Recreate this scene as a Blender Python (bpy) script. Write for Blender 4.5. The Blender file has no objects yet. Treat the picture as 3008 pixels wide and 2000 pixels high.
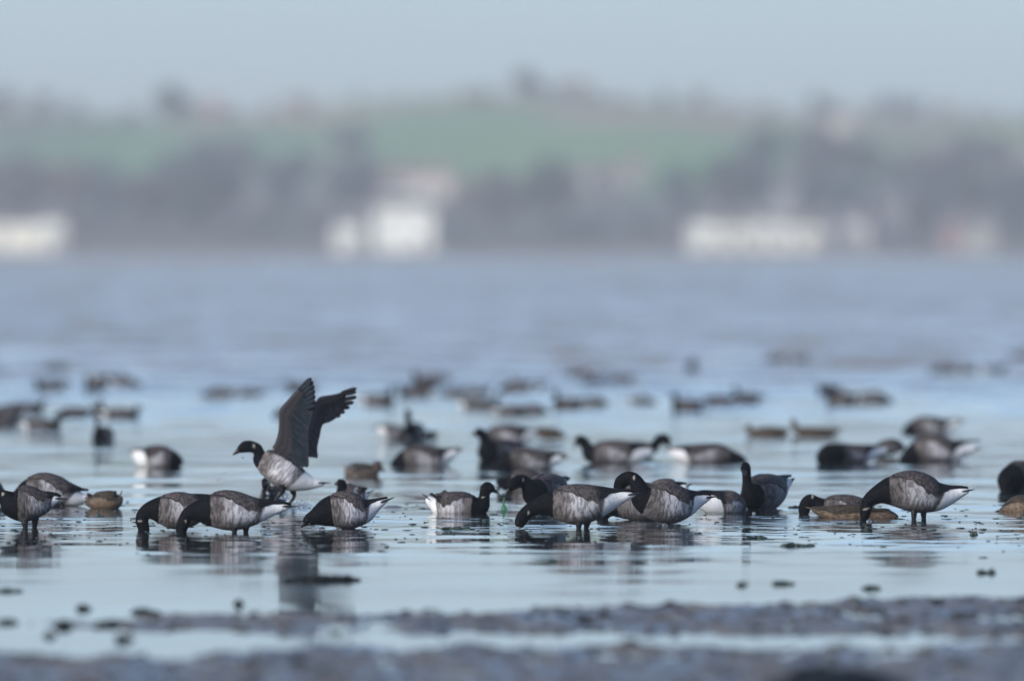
import bpy, math, random
import numpy as np
from mathutils import Vector

random.seed(4)
rng = np.random.default_rng(4)
R = math.radians
sc = bpy.context.scene
COL = sc.collection

# ------------------------------------------------------------------ camera, light, exposure
F_PX = 35400.0          # focal length in pixels of the 3008 px wide photograph
HOR = 718.0             # row of the horizon
CAM_H = 1.4187          # eye height over the water
KD = F_PX * CAM_H
cam = bpy.data.cameras.new("camera")
cam_ob = bpy.data.objects.new("camera", cam)
COL.objects.link(cam_ob)
cam.sensor_width = 36.0
cam.sensor_fit = 'HORIZONTAL'
cam.lens = F_PX / 3008 * 36
cam.clip_start = 0.5
cam.clip_end = 9000
cam_ob.location = (0, 0, CAM_H)
cam_ob.rotation_euler = (R(90) - math.atan((1000 - HOR) / F_PX), 0, 0)
cam.dof.use_dof = True
cam.dof.focus_distance = 61.0
cam.dof.aperture_fstop = cam.lens / 170.0
sc.camera = cam_ob

SUN_EL, SUN_ROT = R(24), math.atan2(-1.0, -0.8)
world = bpy.data.worlds.new("World")
sc.world = world
world.use_nodes = True
wn = world.node_tree
for n in list(wn.nodes):
    wn.nodes.remove(n)
w_out = wn.nodes.new('ShaderNodeOutputWorld')
w_bg = wn.nodes.new('ShaderNodeBackground')
w_sky = wn.nodes.new('ShaderNodeTexSky')
w_sky.sky_type = 'NISHITA'
w_sky.sun_disc = False
w_sky.sun_elevation = SUN_EL
w_sky.sun_rotation = SUN_ROT
w_sky.air_density = 0.5
w_sky.dust_density = 1.5
w_sky.ozone_density = 0.0
w_tint = wn.nodes.new('ShaderNodeMix')
w_tint.data_type = 'RGBA'
w_tint.blend_type = 'MULTIPLY'
w_tint.inputs[0].default_value = 1.0
w_tint.inputs[7].default_value = (0.845, 0.938, 0.995, 1)
wn.links.new(w_sky.outputs[0], w_tint.inputs[6])
wn.links.new(w_tint.outputs[2], w_bg.inputs[0])
w_bg.inputs[1].default_value = 0.15
wn.links.new(w_bg.outputs[0], w_out.inputs[0])

sun = bpy.data.lights.new("sun", 'SUN')
sun.energy = 1.5
sun.angle = R(12)
sun.color = (1.0, 0.94, 0.86)
sun_ob = bpy.data.objects.new("sun", sun)
COL.objects.link(sun_ob)
sd = Vector((math.sin(SUN_ROT) * math.cos(SUN_EL), math.cos(SUN_ROT) * math.cos(SUN_EL), math.sin(SUN_EL)))
sun_ob.rotation_euler = sd.to_track_quat('Z', 'Y').to_euler()
sun_ob.location = (0, -20, 30)

sc.view_settings.view_transform = 'Standard'
sc.view_settings.look = 'None'
sc.view_settings.exposure = 0.72
sc.view_settings.gamma = 1.0
sc.render.engine = 'CYCLES'
sc.cycles.use_denoising = True
sc.cycles.max_bounces = 8
sc.cycles.volume_bounces = 3
sc.cycles.caustics_reflective = False
sc.cycles.caustics_refractive = False


def wx(px, D): return (px - 1504.0) / F_PX * D
def wz(py, D): return CAM_H - (py - HOR) / F_PX * D
def dist(py): return KD / (py - HOR)


# ------------------------------------------------------------------ small helpers
def link(o, parent=None):
    COL.objects.link(o)
    if parent is not None:
        o.parent = parent
    return o


def tag(o, label=None, cat=None, group=None, kind=None):
    if label: o['label'] = label
    if cat: o['category'] = cat
    if group: o['group'] = group
    if kind: o['kind'] = kind
    return o


def mesh_obj(name, verts, faces, mat, parent=None, smooth=True, loc=(0, 0, 0)):
    me = bpy.data.meshes.new(name)
    me.from_pydata([tuple(map(float, v)) for v in verts], [], [tuple(f) for f in faces])
    me.update()
    if smooth:
        me.polygons.foreach_set('use_smooth', [True] * len(me.polygons))
    if mat is not None:
        me.materials.append(mat)
    o = bpy.data.objects.new(name, me)
    o.location = loc
    return link(o, parent)


def empty(name, loc):
    o = bpy.data.objects.new(name, None)
    o.empty_display_size = 0.2
    o.location = loc
    return link(o)


def set_vec(me, name, data):
    a = me.attributes.new(name, 'FLOAT_VECTOR', 'POINT')
    a.data.foreach_set('vector', np.asarray(data, dtype=np.float32).ravel())


def set_f(me, name, data):
    a = me.attributes.new(name, 'FLOAT', 'POINT')
    a.data.foreach_set('value', np.asarray(data, dtype=np.float32).ravel())


class NT:
    """tiny node-tree writer"""
    def __init__(s, name, rough=0.6, spec=0.5):
        s.m = bpy.data.materials.new(name)
        s.m.use_nodes = True
        s.t = s.m.node_tree
        s.b = s.t.nodes.get('Principled BSDF')
        s.b.inputs['Roughness'].default_value = rough
        s.b.inputs['Specular IOR Level'].default_value = spec

    def n(s, kind, **kw):
        o = s.t.nodes.new('ShaderNode' + kind)
        for k, v in kw.items():
            setattr(o, k, v)
        return o

    def inp(s, sock, v):
        if v is None: return
        if hasattr(v, 'links'):
            s.t.links.new(v, sock)
        elif isinstance(v, (tuple, list)) and len(v) == 3 and sock.type == 'RGBA':
            sock.default_value = (*v, 1)
        else:
            sock.default_value = v

    def attr(s, name): return s.n('Attribute', attribute_name=name)

    def sep(s, v):
        o = s.n('SeparateXYZ'); s.inp(o.inputs[0], v); return o.outputs

    def comb(s, x, y, z):
        o = s.n('CombineXYZ')
        for i, v in enumerate((x, y, z)): s.inp(o.inputs[i], v)
        return o.outputs[0]

    def math(s, op, a, b=None, c=None, clamp=False):
        o = s.n('Math', operation=op, use_clamp=clamp)
        s.inp(o.inputs[0], a); s.inp(o.inputs[1], b)
        if c is not None: s.inp(o.inputs[2], c)
        return o.outputs[0]

    def ramp(s, v, a, b, lo=0.0, hi=1.0, smooth=True):
        o = s.n('MapRange', interpolation_type='SMOOTHSTEP' if smooth else 'LINEAR')
        s.inp(o.inputs[0], v)
        for i, q in enumerate((a, b, lo, hi)): s.inp(o.inputs[i + 1], q)
        return o.outputs[0]

    def noise(s, vec, scale=1.0, detail=2.0, rough=0.5, dist=0.0):
        o = s.n('TexNoise'); s.inp(o.inputs['Vector'], vec)
        o.inputs['Scale'].default_value = scale
        o.inputs['Detail'].default_value = detail
        o.inputs['Roughness'].default_value = rough
        o.inputs['Distortion'].default_value = dist
        return o.outputs[0]

    def vmul(s, v, xyz):
        o = s.n('VectorMath', operation='MULTIPLY'); s.inp(o.inputs[0], v); o.inputs[1].default_value = xyz
        return o.outputs[0]

    def mix(s, f, a, b):
        o = s.n('Mix', data_type='RGBA'); s.inp(o.inputs[0], f); s.inp(o.inputs[6], a); s.inp(o.inputs[7], b)
        return o.outputs[2]

    def pos(s): return s.n('NewGeometry').outputs['Position']

    def objc(s): return s.n('TexCoord').outputs['Object']


def plain(name, col, rough=0.6, spec=0.5, nscale=None, namt=0.2):
    t = NT(name, rough, spec)
    if nscale:
        f = t.noise(t.objc(), nscale, 3)
        dark = tuple(c * (1 - namt) for c in col); lite = tuple(min(1, c * (1 + namt)) for c in col)
        t.inp(t.b.inputs['Base Color'], t.mix(f, dark, lite))
    else:
        t.b.inputs['Base Color'].default_value = (*col, 1)
    return t.m


# ------------------------------------------------------------------ bird materials
def goose_material(name, pale=1.0):
    t = NT(name, 0.7, 0.05)
    bu, v, w = t.sep(t.attr('bc').outputs['Vector'])[0:3]
    rnd = t.n('ObjectInfo').outputs['Random']
    off = t.math('MULTIPLY', rnd, 37.0)
    jit = t.noise(t.objc(), 45, 2)
    # barring of the flanks: vertical feather edges
    wob = t.math('MULTIPLY', t.noise(t.comb(t.math('MULTIPLY', bu, 2.0), t.math('MULTIPLY', v, 0.9), off), 1.0, 1), 1.0)
    bvec = t.comb(t.math('ADD', t.math('MULTIPLY', bu, 20.0), t.math('MULTIPLY', wob, 2.0)), t.math('MULTIPLY', v, 2.2), off)
    bars = t.noise(bvec, 1.0, 3, 0.6)
    bars = t.ramp(bars, 0.40, 0.60)
    # strength of bars: strong in front and rear, weaker in the middle of the flank
    mid = t.math('MULTIPLY', t.ramp(bu, 0.15, 0.5), t.ramp(bu, 1.0, 0.75))
    palemix = t.math('MULTIPLY', mid, t.ramp(v, -0.95, -0.3))
    base = t.mix(palemix, (0.115, 0.105, 0.108), (0.42 * pale, 0.42 * pale, 0.46 * pale))
    barcol = t.mix(palemix, (0.045, 0.040, 0.043), (0.11, 0.10, 0.115))
    amt = t.math('SUBTRACT', 1.0, t.math('MULTIPLY', palemix, 0.25))
    flank = t.mix(t.math('MULTIPLY', t.math('SUBTRACT', 1.0, bars), amt), base, barcol)
    # plainer belly, with the shade under the body painted into its colour
    flank = t.mix(t.ramp(v, -0.55, -0.95, 0.0, 0.7), flank, (0.13, 0.125, 0.135))
    pm = t.n('VectorMath', operation='SCALE'); t.inp(pm.inputs[0], flank); t.inp(pm.inputs['Scale'], t.attr('pale').outputs['Fac'])
    flank = pm.outputs[0]
    # mantle
    scal = t.noise(t.comb(t.math('MULTIPLY', bu, 24), t.math('MULTIPLY', w, 7.0), off), 1.0, 2)
    back = t.mix(t.ramp(scal, 0.35, 0.65), (0.028, 0.026, 0.029), (0.066, 0.059, 0.062))
    edge = t.math('ADD', t.math('MULTIPLY', jit, 0.15), 0.55)
    isback = t.ramp(v, edge, t.math('ADD', edge, 0.12))
    c = t.mix(isback, flank, back)
    # white rear, slanting forward under the belly
    wb = t.math('SUBTRACT', bu, t.math('MULTIPLY', t.math('ADD', v, 1.0), 0.13))
    wb = t.math('ADD', wb, t.math('MULTIPLY', t.math('SUBTRACT', jit, 0.5), 0.05))
    iswhite = t.ramp(wb, 0.84, 0.90)
    wn_ = t.noise(t.objc(), 60, 2)
    c = t.mix(iswhite, c, t.mix(wn_, (0.60, 0.61, 0.65), (0.75, 0.76, 0.79)))
    # black rump on top
    rump = t.math('MULTIPLY', t.ramp(bu, 0.98, 1.05), t.ramp(v, 0.86, 0.97))
    c = t.mix(rump, c, (0.02, 0.02, 0.022))
    # black head, neck and breast
    bj = t.math('ADD', bu, t.math('MULTIPLY', t.math('SUBTRACT', jit, 0.5), 0.05))
    blk = t.mix(t.noise(t.objc(), 90, 2), (0.0015, 0.003, 0.005), (0.006, 0.006, 0.008))
    c = t.mix(t.ramp(bj, 0.025, -0.005), c, blk)
    c = t.mix(t.math('MULTIPLY', t.attr('collar').outputs['Fac'], 0.6), c, (0.5, 0.48, 0.45))
    t.inp(t.b.inputs['Base Color'], c)
    bump = t.n('Bump'); bump.inputs['Strength'].default_value = 0.35; bump.inputs['Distance'].default_value = 0.004
    hn = t.math('ADD', bars, t.noise(t.objc(), 140, 2))
    t.inp(bump.inputs['Height'], hn)
    t.inp(t.b.inputs['Normal'], bump.outputs[0])
    return t.m


def wing_material(name, cols, blackfrom=0.93):
    t = NT(name, 0.6, 0.08)
    bu, a, w = t.sep(t.attr('bc').outputs['Vector'])[0:3]
    rnd = t.n('ObjectInfo').outputs['Random']
    vec = t.comb(t.math('MULTIPLY', bu, 15.0), t.math('MULTIPLY', a, 7.0), t.math('MULTIPLY', rnd, 20))
    vo = t.n('TexVoronoi', feature='F1')
    t.inp(vo.inputs['Vector'], vec)
    vo.inputs['Scale'].default_value = 1.0
    vo.inputs['Randomness'].default_value = 0.55
    fr = t.ramp(vo.outputs['Distance'], 0.42, 0.68)
    n2 = t.noise(vec, 0.5, 3)
    base = t.mix(n2, cols[0], cols[1])
    c = t.mix(t.math('MULTIPLY', fr, 0.65), base, cols[2])
    bf = t.math('ADD', bu, t.math('MULTIPLY', t.math('SUBTRACT', n2, 0.5), 0.15))
    line = t.ramp(t.noise(t.comb(t.math('MULTIPLY', bu, 2.0), t.math('MULTIPLY', a, 16.0), 0), 1.0, 1), 0.45, 0.62)
    blk = t.mix(line, (0.005, 0.006, 0.008), (0.018, 0.019, 0.022))
    c = t.mix(t.ramp(bf, blackfrom - 0.09, blackfrom + 0.06), c, blk)
    t.inp(t.b.inputs['Base Color'], c)
    bump = t.n('Bump'); bump.inputs['Strength'].default_value = 0.5; bump.inputs['Distance'].default_value = 0.004
    t.inp(bump.inputs['Height'], vo.outputs['Distance'])
    t.inp(t.b.inputs['Normal'], bump.outputs[0])
    return t.m


def duck_material(name, head, breast, flank, rear):
    t = NT(name, 0.6, 0.3)
    bu, v, w = t.sep(t.attr('bc').outputs['Vector'])[0:3]
    n1 = t.noise(t.comb(t.math('MULTIPLY', bu, 16), t.math('MULTIPLY', v, 5), 0), 1.0, 3)
    c = t.mix(t.ramp(bu, -0.2, 0.0), head, breast)
    c = t.mix(t.ramp(bu, 0.1, 0.35), c, flank)
    c = t.mix(t.ramp(bu, 0.85, 1.0), c, rear)
    dk = t.n('Mix', data_type='RGBA', blend_type='MULTIPLY')
    t.inp(dk.inputs[0], t.ramp(n1, 0.56, 0.42)); t.inp(dk.inputs[6], c); t.inp(dk.inputs[7], (0.35, 0.33, 0.32))
    back = t.ramp(v, 0.25, 0.6)
    dk2 = t.n('Mix', data_type='RGBA', blend_type='MULTIPLY')
    t.inp(dk2.inputs[0], back); t.inp(dk2.inputs[6], dk.outputs[2]); t.inp(dk2.inputs[7], (0.28, 0.27, 0.27))
    t.inp(t.b.inputs['Base Color'], dk2.outputs[2])
    return t.m


M_GOOSE = goose_material("goose_plumage")
M_GOOSE_D = goose_material("goose_plumage_dull", 0.5)
M_WING = wing_material("goose_wing_feathers", ((0.027, 0.024, 0.027), (0.050, 0.043, 0.046), (0.112, 0.098, 0.10)))
M_DWING = wing_material("duck_wing_feathers", ((0.022, 0.020, 0.019), (0.042, 0.035, 0.029), (0.085, 0.068, 0.052)), 1.15)
M_DUCK = duck_material("wigeon_brown_plumage", (0.10, 0.07, 0.055), (0.14, 0.10, 0.075), (0.19, 0.135, 0.095), (0.13, 0.10, 0.075))
M_DUCK2 = duck_material("teal_brown_plumage", (0.10, 0.07, 0.055), (0.11, 0.085, 0.07), (0.13, 0.10, 0.085), (0.11, 0.09, 0.08))
M_BILL = plain("black_bill_horn", (0.006, 0.006, 0.008), 0.4, 0.35)
M_TAIL = plain("black_tail_feathers", (0.014, 0.015, 0.017), 0.5, 0.4, 80, 0.4)
M_DTAIL = plain("brown_tail_feathers", (0.10, 0.08, 0.06), 0.6, 0.3, 80, 0.4)
M_LEG = plain("dark_wet_leg_skin", (0.008, 0.008, 0.010), 0.5, 0.2, 60, 0.3)
M_EYE = plain("dark_eye", (0.006, 0.005, 0.005), 0.08, 0.8)


# ------------------------------------------------------------------ bird geometry
def cr(P, n=10):
    """Catmull-Rom through rows of P; returns dense rows and their index parameter"""
    P = np.asarray(P, float)
    Q = np.vstack([2 * P[0] - P[1], P, 2 * P[-1] - P[-2]])
    out, idx = [], []
    for i in range(1, len(Q) - 2):
        p0, p1, p2, p3 = Q[i - 1], Q[i], Q[i + 1], Q[i + 2]
        for k in range(n):
            t = k / n
            out.append(0.5 * ((2 * p1) + (-p0 + p2) * t + (2 * p0 - 5 * p1 + 4 * p2 - p3) * t * t + (-p0 + 3 * p1 - 3 * p2 + p3) * t ** 3))
            idx.append(i - 1 + t)
    out.append(P[-1]); idx.append(len(P) - 1)
    return np.array(out), np.array(idx)


def unit(v):
    return v / (np.linalg.norm(v, axis=-1, keepdims=True) + 1e-12)


def frames(C, head_i, tail_i):
    T = unit(np.gradient(C, axis=0))
    h = C[tail_i] - C[head_i]
    h[2] = 0
    h = unit(h)
    z = np.array([0, 0, 1.0])
    a = T @ h
    b = T @ z
    N = unit(-b[:, None] * h + a[:, None] * z)
    N = unit(N - (N * T).sum(1)[:, None] * T)
    B = np.cross(T, N)
    return T, N, B


def loft(C, N, B, rv, rl, seg=20):
    th = np.linspace(0, 2 * math.pi, seg, endpoint=False)
    V = (C[:, None, :] + rv[:, None, None] * np.cos(th)[None, :, None] * N[:, None, :]
         + rl[:, None, None] * np.sin(th)[None, :, None] * B[:, None, :]).reshape(-1, 3)
    n = len(C)
    Fc = []
    for i in range(n - 1):
        for j in range(seg):
            k = (j + 1) % seg
            Fc.append((i * seg + j, i * seg + k, (i + 1) * seg + k, (i + 1) * seg + j))
    Fc.append(tuple(range(seg - 1, -1, -1)))
    Fc.append(tuple((n - 1) * seg + j for j in range(seg)))
    return V, Fc


def tube(C, r, seg=8, flat=1.0):
    C = np.asarray(C, float); r = np.asarray(r, float)
    T = unit(np.gradient(C, axis=0))
    ref = np.array([0, 1.0, 0]) if abs(T[0][1]) < 0.8 else np.array([1.0, 0, 0])
    N = unit(np.cross(T, ref)); B = np.cross(T, N)
    return loft(C, N, B, r, r * flat, seg)


def uv_ball(c, r, seg=10, rings=6, sq=(1, 1, 1)):
    V = []
    for i in range(rings + 1):
        p = math.pi * i / rings
        for j in range(seg):
            a = 2 * math.pi * j / seg
            V.append((c[0] + r * sq[0] * math.sin(p) * math.cos(a), c[1] + r * sq[1] * math.sin(p) * math.sin(a), c[2] + r * sq[2] * math.cos(p)))
    Fc = []
    for i in range(rings):
        for j in range(seg):
            k = (j + 1) % seg
            Fc.append((i * seg + j, (i + 1) * seg + j, (i + 1) * seg + k, i * seg + k))
    return V, Fc


def join(parts):
    V, Fc = [], []
    for v, f in parts:
        n = len(V)
        V.extend([tuple(q) for q in v])
        Fc.extend([tuple(i + n for i in q) for q in f])
    return V, Fc


def remeshed(name, V, Fc, vox, it=2):
    me = bpy.data.meshes.new("tmp")
    me.from_pydata([tuple(map(float, v)) for v in V], [], Fc)
    o = bpy.data.objects.new("tmp", me)
    COL.objects.link(o)
    m = o.modifiers.new("r", 'REMESH'); m.mode = 'VOXEL'; m.voxel_size = vox; m.use_smooth_shade = True
    s = o.modifiers.new("s", 'SMOOTH'); s.factor = 0.6; s.iterations = it
    dg = bpy.context.evaluated_depsgraph_get()
    dg.update()
    new = bpy.data.meshes.new_from_object(o.evaluated_get(dg))
    bpy.data.objects.remove(o); bpy.data.meshes.remove(me)
    new.name = name
    new.polygons.foreach_set('use_smooth', [True] * len(new.polygons))
    return new


REG = {'R1': (0, 1050, 2.613), 'R2': (600, 1050, 2.613), 'R3': (1200, 1050, 2.613), 'R4': (1700, 1050, 2.613), 'R5': (2308, 1050, 2.613),
       'F1': (0, 1000, 3.92), 'F2': (600, 1000, 3.92), 'F3': (1100, 1000, 3.92), 'F4': (1600, 1000, 3.92), 'F5': (2100, 1000, 3.92), 'F6': (2508, 1000, 3.92),
       'S': (0, 0, 1.0)}
WIDEST = 0.95


def bird(label, reg, wl, sp, sb, sw, bill=None, legs=(), kind='goose', vox=0.0062, wings=True, eye=True, collar=None, pale=None,
         tail=True, dull=False, group=None, wcut=1.0, dd=0.0, extra=None, raised=0.0, name=None):
    """sp: rows (x, y, r[, d]) in the pixels of region reg, from the front of the head to the end of the rump; d is depth away from
    the camera.  wl: row of the water line, which gives the distance.  sb / sw: spine index where the black ends / the white begins."""
    ox, oy, k = REG[reg]
    D = dist(oy + wl / k) + dd
    cx = ox + np.mean([s[0] for s in sp]) / k
    m = D / F_PX / k
    base = np.array([wx(cx, D), D, 0.0])

    def P(x, y, d=0.0):
        return np.array([(x - (cx - ox) * k) * m, d * m, (wl - y) * m])
    if dd:                               # moved in depth: keep the picture height
        z0 = wz(oy + wl / k, D)
    else:
        z0 = 0.0
    rows = [[*(P(s[0], s[1], s[3] if len(s) > 3 else 0.0) + np.array([0, 0, z0])), s[2] * m] for s in sp]
    S, idx = cr(rows, 10)
    C = S[:, :3]; r = np.maximum(S[:, 3], 0.003)
    hi = int(np.argmin(abs(idx - sb))); ti = len(C) - 1
    T, N, B = frames(C, hi, int(np.argmin(abs(idx - sw))))
    lat = np.interp(r, [0.012, 0.03, 0.06, 0.1], [1.15, 0.82, 0.95, WIDEST])
    V, Fc = loft(C, N, B, r, r * lat)
    root = empty(name or ('brent_goose' if kind == 'goose' else 'wild_duck'), tuple(base))
    tag(root, label, 'goose' if kind == 'goose' else 'duck', group or ('brent geese in the shallows' if kind == 'goose' else 'brown ducks among the geese'))
    arc = np.concatenate([[0], np.cumsum(np.linalg.norm(np.diff(C, axis=0), axis=1))])
    aB, aW = np.interp(sb, idx, arc), np.interp(sw, idx, arc)

    parts = [(V, Fc)]
    for lx, ly, lb, *ld in legs:         # feathered thighs belong to the body surface
        side = ld[0] if ld else 0
        p = P(lx, ly - 40, 0); q = P(lx, ly + 2, 0)
        p[1] += side; q[1] += side
        parts.append(tube([p, (p + q) / 2, q], [0.026, 0.022, 0.014], 10))
    if extra:
        for e in extra:
            parts.append(tube([P(*e[0]), (P(*e[0]) + P(*e[1])) / 2, P(*e[1])], [e[2] * m, (e[2] + e[3]) / 2 * m, e[3] * m], 12))
    V2, F2 = join(parts)
    me = remeshed('body', V2, F2, vox)
    n = len(me.vertices)
    co = np.empty(n * 3, np.float32); me.vertices.foreach_get('co', co); co = co.reshape(-1, 3).astype(float)
    d2 = ((co[:, None, :] - C[None]) ** 2).sum(2) / (r[None] ** 2 + 0.0004)
    ci = d2.argmin(1)
    rel = co - C[ci]
    al = (rel * T[ci]).sum(1)
    bu = (arc[ci] + al * 0.8 - aB) / (aW - aB)
    v = (rel * N[ci]).sum(1) / r[ci]
    w = (rel * B[ci]).sum(1) / (r[ci] * lat[ci])
    set_vec(me, 'bc', np.stack([bu, v, w], 1))
    set_f(me, 'pale', np.full(n, pale if pale else random.uniform(0.75, 1.2)))
    if collar:
        c0 = P(collar[0], collar[1]); dx = (co[:, 0] - c0[0]) / (collar[2] * m); dz = (co[:, 2] - c0[2]) / (collar[3] * m)
        lean = collar[4] if len(collar) > 4 else 0.0
        cv = np.clip(1.6 - ((dx + lean * dz) ** 2 + dz ** 2) * 1.6, 0, 1) * (bu < 0.0)
        set_f(me, 'collar', cv * (np.abs(w) > 0.3))
    mat = {'goose': M_GOOSE_D if dull else M_GOOSE, 'duck': M_DUCK, 'teal': M_DUCK2}[kind]
    me.materials.append(mat)
    body = bpy.data.objects.new('body', me)
    link(body, root)

    # ---- folded wings
    if wings:
        end = min(1.85, (arc[-1] - aB) / (aW - aB)) * wcut
        us = np.linspace(0.06, end, 34)
        kt = np.array([0.0, 0.25, 0.5, 0.72, 0.92, 1.1, 1.3, 1.6, 1.9])
        kv = np.radians([24, 44, 60, 76, 88, 72, 50, 26, 8])
        kt = kt * (end / 1.85 * 0.5 + 0.5) if end < 1.85 else kt
        for sgn in (-1, 1):
            G, A = [], []
            MJ = 11
            for q, u in enumerate(us):
                a = aB + u * (aW - aB)
                c = np.array([np.interp(a, arc, C[:, i]) for i in range(3)])
                nn = unit(np.array([np.interp(a, arc, N[:, i]) for i in range(3)]))
                bb = unit(np.array([np.interp(a, arc, B[:, i]) for i in range(3)]))
                rr = np.interp(a, arc, r); ll = np.interp(a, arc, r * lat)
                th1 = np.interp(u, kt, kv) * (1 + 0.05 * math.sin(u * 31 + sgn + cx) + 0.04 * abs(math.sin(u * 47 + cx * 2)))
                rise = 0.010 * max(0, u - 0.95) + raised * max(0, u - 0.8) ** 1.5
                row = []
                for j in range(MJ):
                    f = j / (MJ - 1)
                    th = math.radians(3) + (th1 - math.radians(3)) * f
                    o = 0.003 + 0.007 * math.sin(math.pi * min(1, f * 0.9 + 0.05)) * min(1, u * 4)
                    row.append(c + nn * ((rr + o) * math.cos(th) + rise) + bb * sgn * (ll + o) * math.sin(th))
                G.append(row); A.append([(u, j / (MJ - 1), sgn) for j in range(MJ)])
            G = np.array(G)
            inner = G.copy()
            cc = np.array([[np.interp(aB + u * (aW - aB), arc, C[:, i]) for i in range(3)] for u in us])
            dirn = unit(G - cc[:, None, :])
            inner -= dirn * 0.006
            nq = len(us)
            VV = np.concatenate([G.reshape(-1, 3), inner.reshape(-1, 3)])
            AA = np.array(A).reshape(-1, 3); AA = np.concatenate([AA, AA])
            FF = []
            off = nq * MJ
            for i in range(nq - 1):
                for j in range(MJ - 1):
                    q4 = (i * MJ + j, i * MJ + j + 1, (i + 1) * MJ + j + 1, (i + 1) * MJ + j)
                    FF.append(q4); FF.append(tuple(x + off for x in q4[::-1]))
                for j in (0, MJ - 1):
                    FF.append((i * MJ + j, (i + 1) * MJ + j, (i + 1) * MJ + j + off, i * MJ + j + off))
            for i in (0, nq - 1):
                for j in range(MJ - 1):
                    FF.append((i * MJ + j, i * MJ + j + 1, i * MJ + j + 1 + off, i * MJ + j + off))
            wo = mesh_obj('folded_wing', VV, FF, M_WING if kind == 'goose' else M_DWING, root)
            set_vec(wo.data, 'bc', AA)
    # ---- tail
    if tail:
        t0 = C[-1]; tt = T[-3]; nn = N[-3]; bb = B[-3]
        L = 0.075
        ss = np.linspace(-0.7, 0.45, 8)
        Ct = np.array([t0 + tt * L * s_ + nn * (0.004) for s_ in ss])
        wv = np.array([0.012, 0.016, 0.018, 0.017, 0.015, 0.012, 0.008, 0.002]); hv = np.array([0.003, 0.006, 0.007, 0.0065, 0.005, 0.004, 0.003, 0.001])
        Vt, Ft = loft(Ct, np.repeat(nn[None], 8, 0), np.repeat(bb[None], 8, 0), hv, wv * 1.3, 12)
        mesh_obj('tail', Vt, Ft, M_TAIL if kind == 'goose' else M_DTAIL, root)
    # ---- bill
    if bill is not None:
        tip = P(bill[0], bill[1], bill[2] if len(bill) > 2 else (sp[0][3] if len(sp[0]) > 3 else 0)) + np.array([0, 0, z0])
        h0 = C[0] + T[0] * r[0] * 0.5
        Cb = np.array([h0 + (tip - h0) * s_ for s_ in (0, 0.3, 0.55, 0.75, 0.9, 1.0)])
        rb = np.array([0.8, 0.66, 0.48, 0.34, 0.24, 0.1]) * min(r[0] * 1.15, 0.02)
        Vb, Fb = loft(Cb, np.repeat(N[0][None], 6, 0), np.repeat(B[0][None], 6, 0), rb, rb * 0.85, 10)
        mesh_obj('bill', Vb, Fb, M_BILL, root)
    if eye:
        e = min(8, len(C) - 1)
        for sgn in (-1, 1):
            c = C[e] + N[e] * r[e] * 0.25 + B[e] * sgn * r[e] * lat[e] * 0.93
            ve, fe = uv_ball(c, 0.0042, 8, 6)
            mesh_obj('eye', ve, fe, M_EYE, root)
    # ---- legs, down into the water
    for i, (lx, ly, lb, *ld) in enumerate(legs):
        side = ld[0] if ld else 0
        p = P(lx, ly, 0); q = P(lb, wl, 0); p[1] += side; q[1] += side
        q2 = q + (q - p) * 0.6
        q2[2] = min(q2[2], -0.05)
        Vl, Fl = tube([p + (p - q) * 0.2, p + (q - p) * 0.5, q, q2], [0.020, 0.015, 0.0115, 0.010], 8)
        mesh_obj('leg', Vl, Fl, M_LEG, root)
    return root


def copy_bird(src, px, wl, rotz, scale, label, group='brent geese in the shallows'):
    D = dist(wl)
    c = src.copy(); COL.objects.link(c)
    c.location = (wx(px, D), D, 0); c.rotation_euler = (0, 0, rotz); c.scale = (scale, scale, scale * random.uniform(0.82, 1.0))
    c['label'] = label; c['group'] = group
    for ch in src.children:
        k = ch.copy(); COL.objects.link(k); k.parent = c
    return c

# ------------------------------------------------------------------ water, ground, haze
NEAR_SLOPE, FAR_SLOPE = 0.11, 2.3


RINGS = [(wx(px_, dist(row_)), dist(row_), a_) for px_, row_, a_ in [(75, 1549, .035), (420, 1562, .05), (545, 1566, .05), (705, 1562, .04), (850, 1490, .09), (885, 1551, .05),
                                                                     (1480, 1497, .03), (1525, 1553, .05), (1705, 1553, .04), (1960, 1540, .05), (2205, 1497, .035), (2535, 1527, .05), (2705, 1526, .045), (2375, 1520, .04)]]


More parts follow.
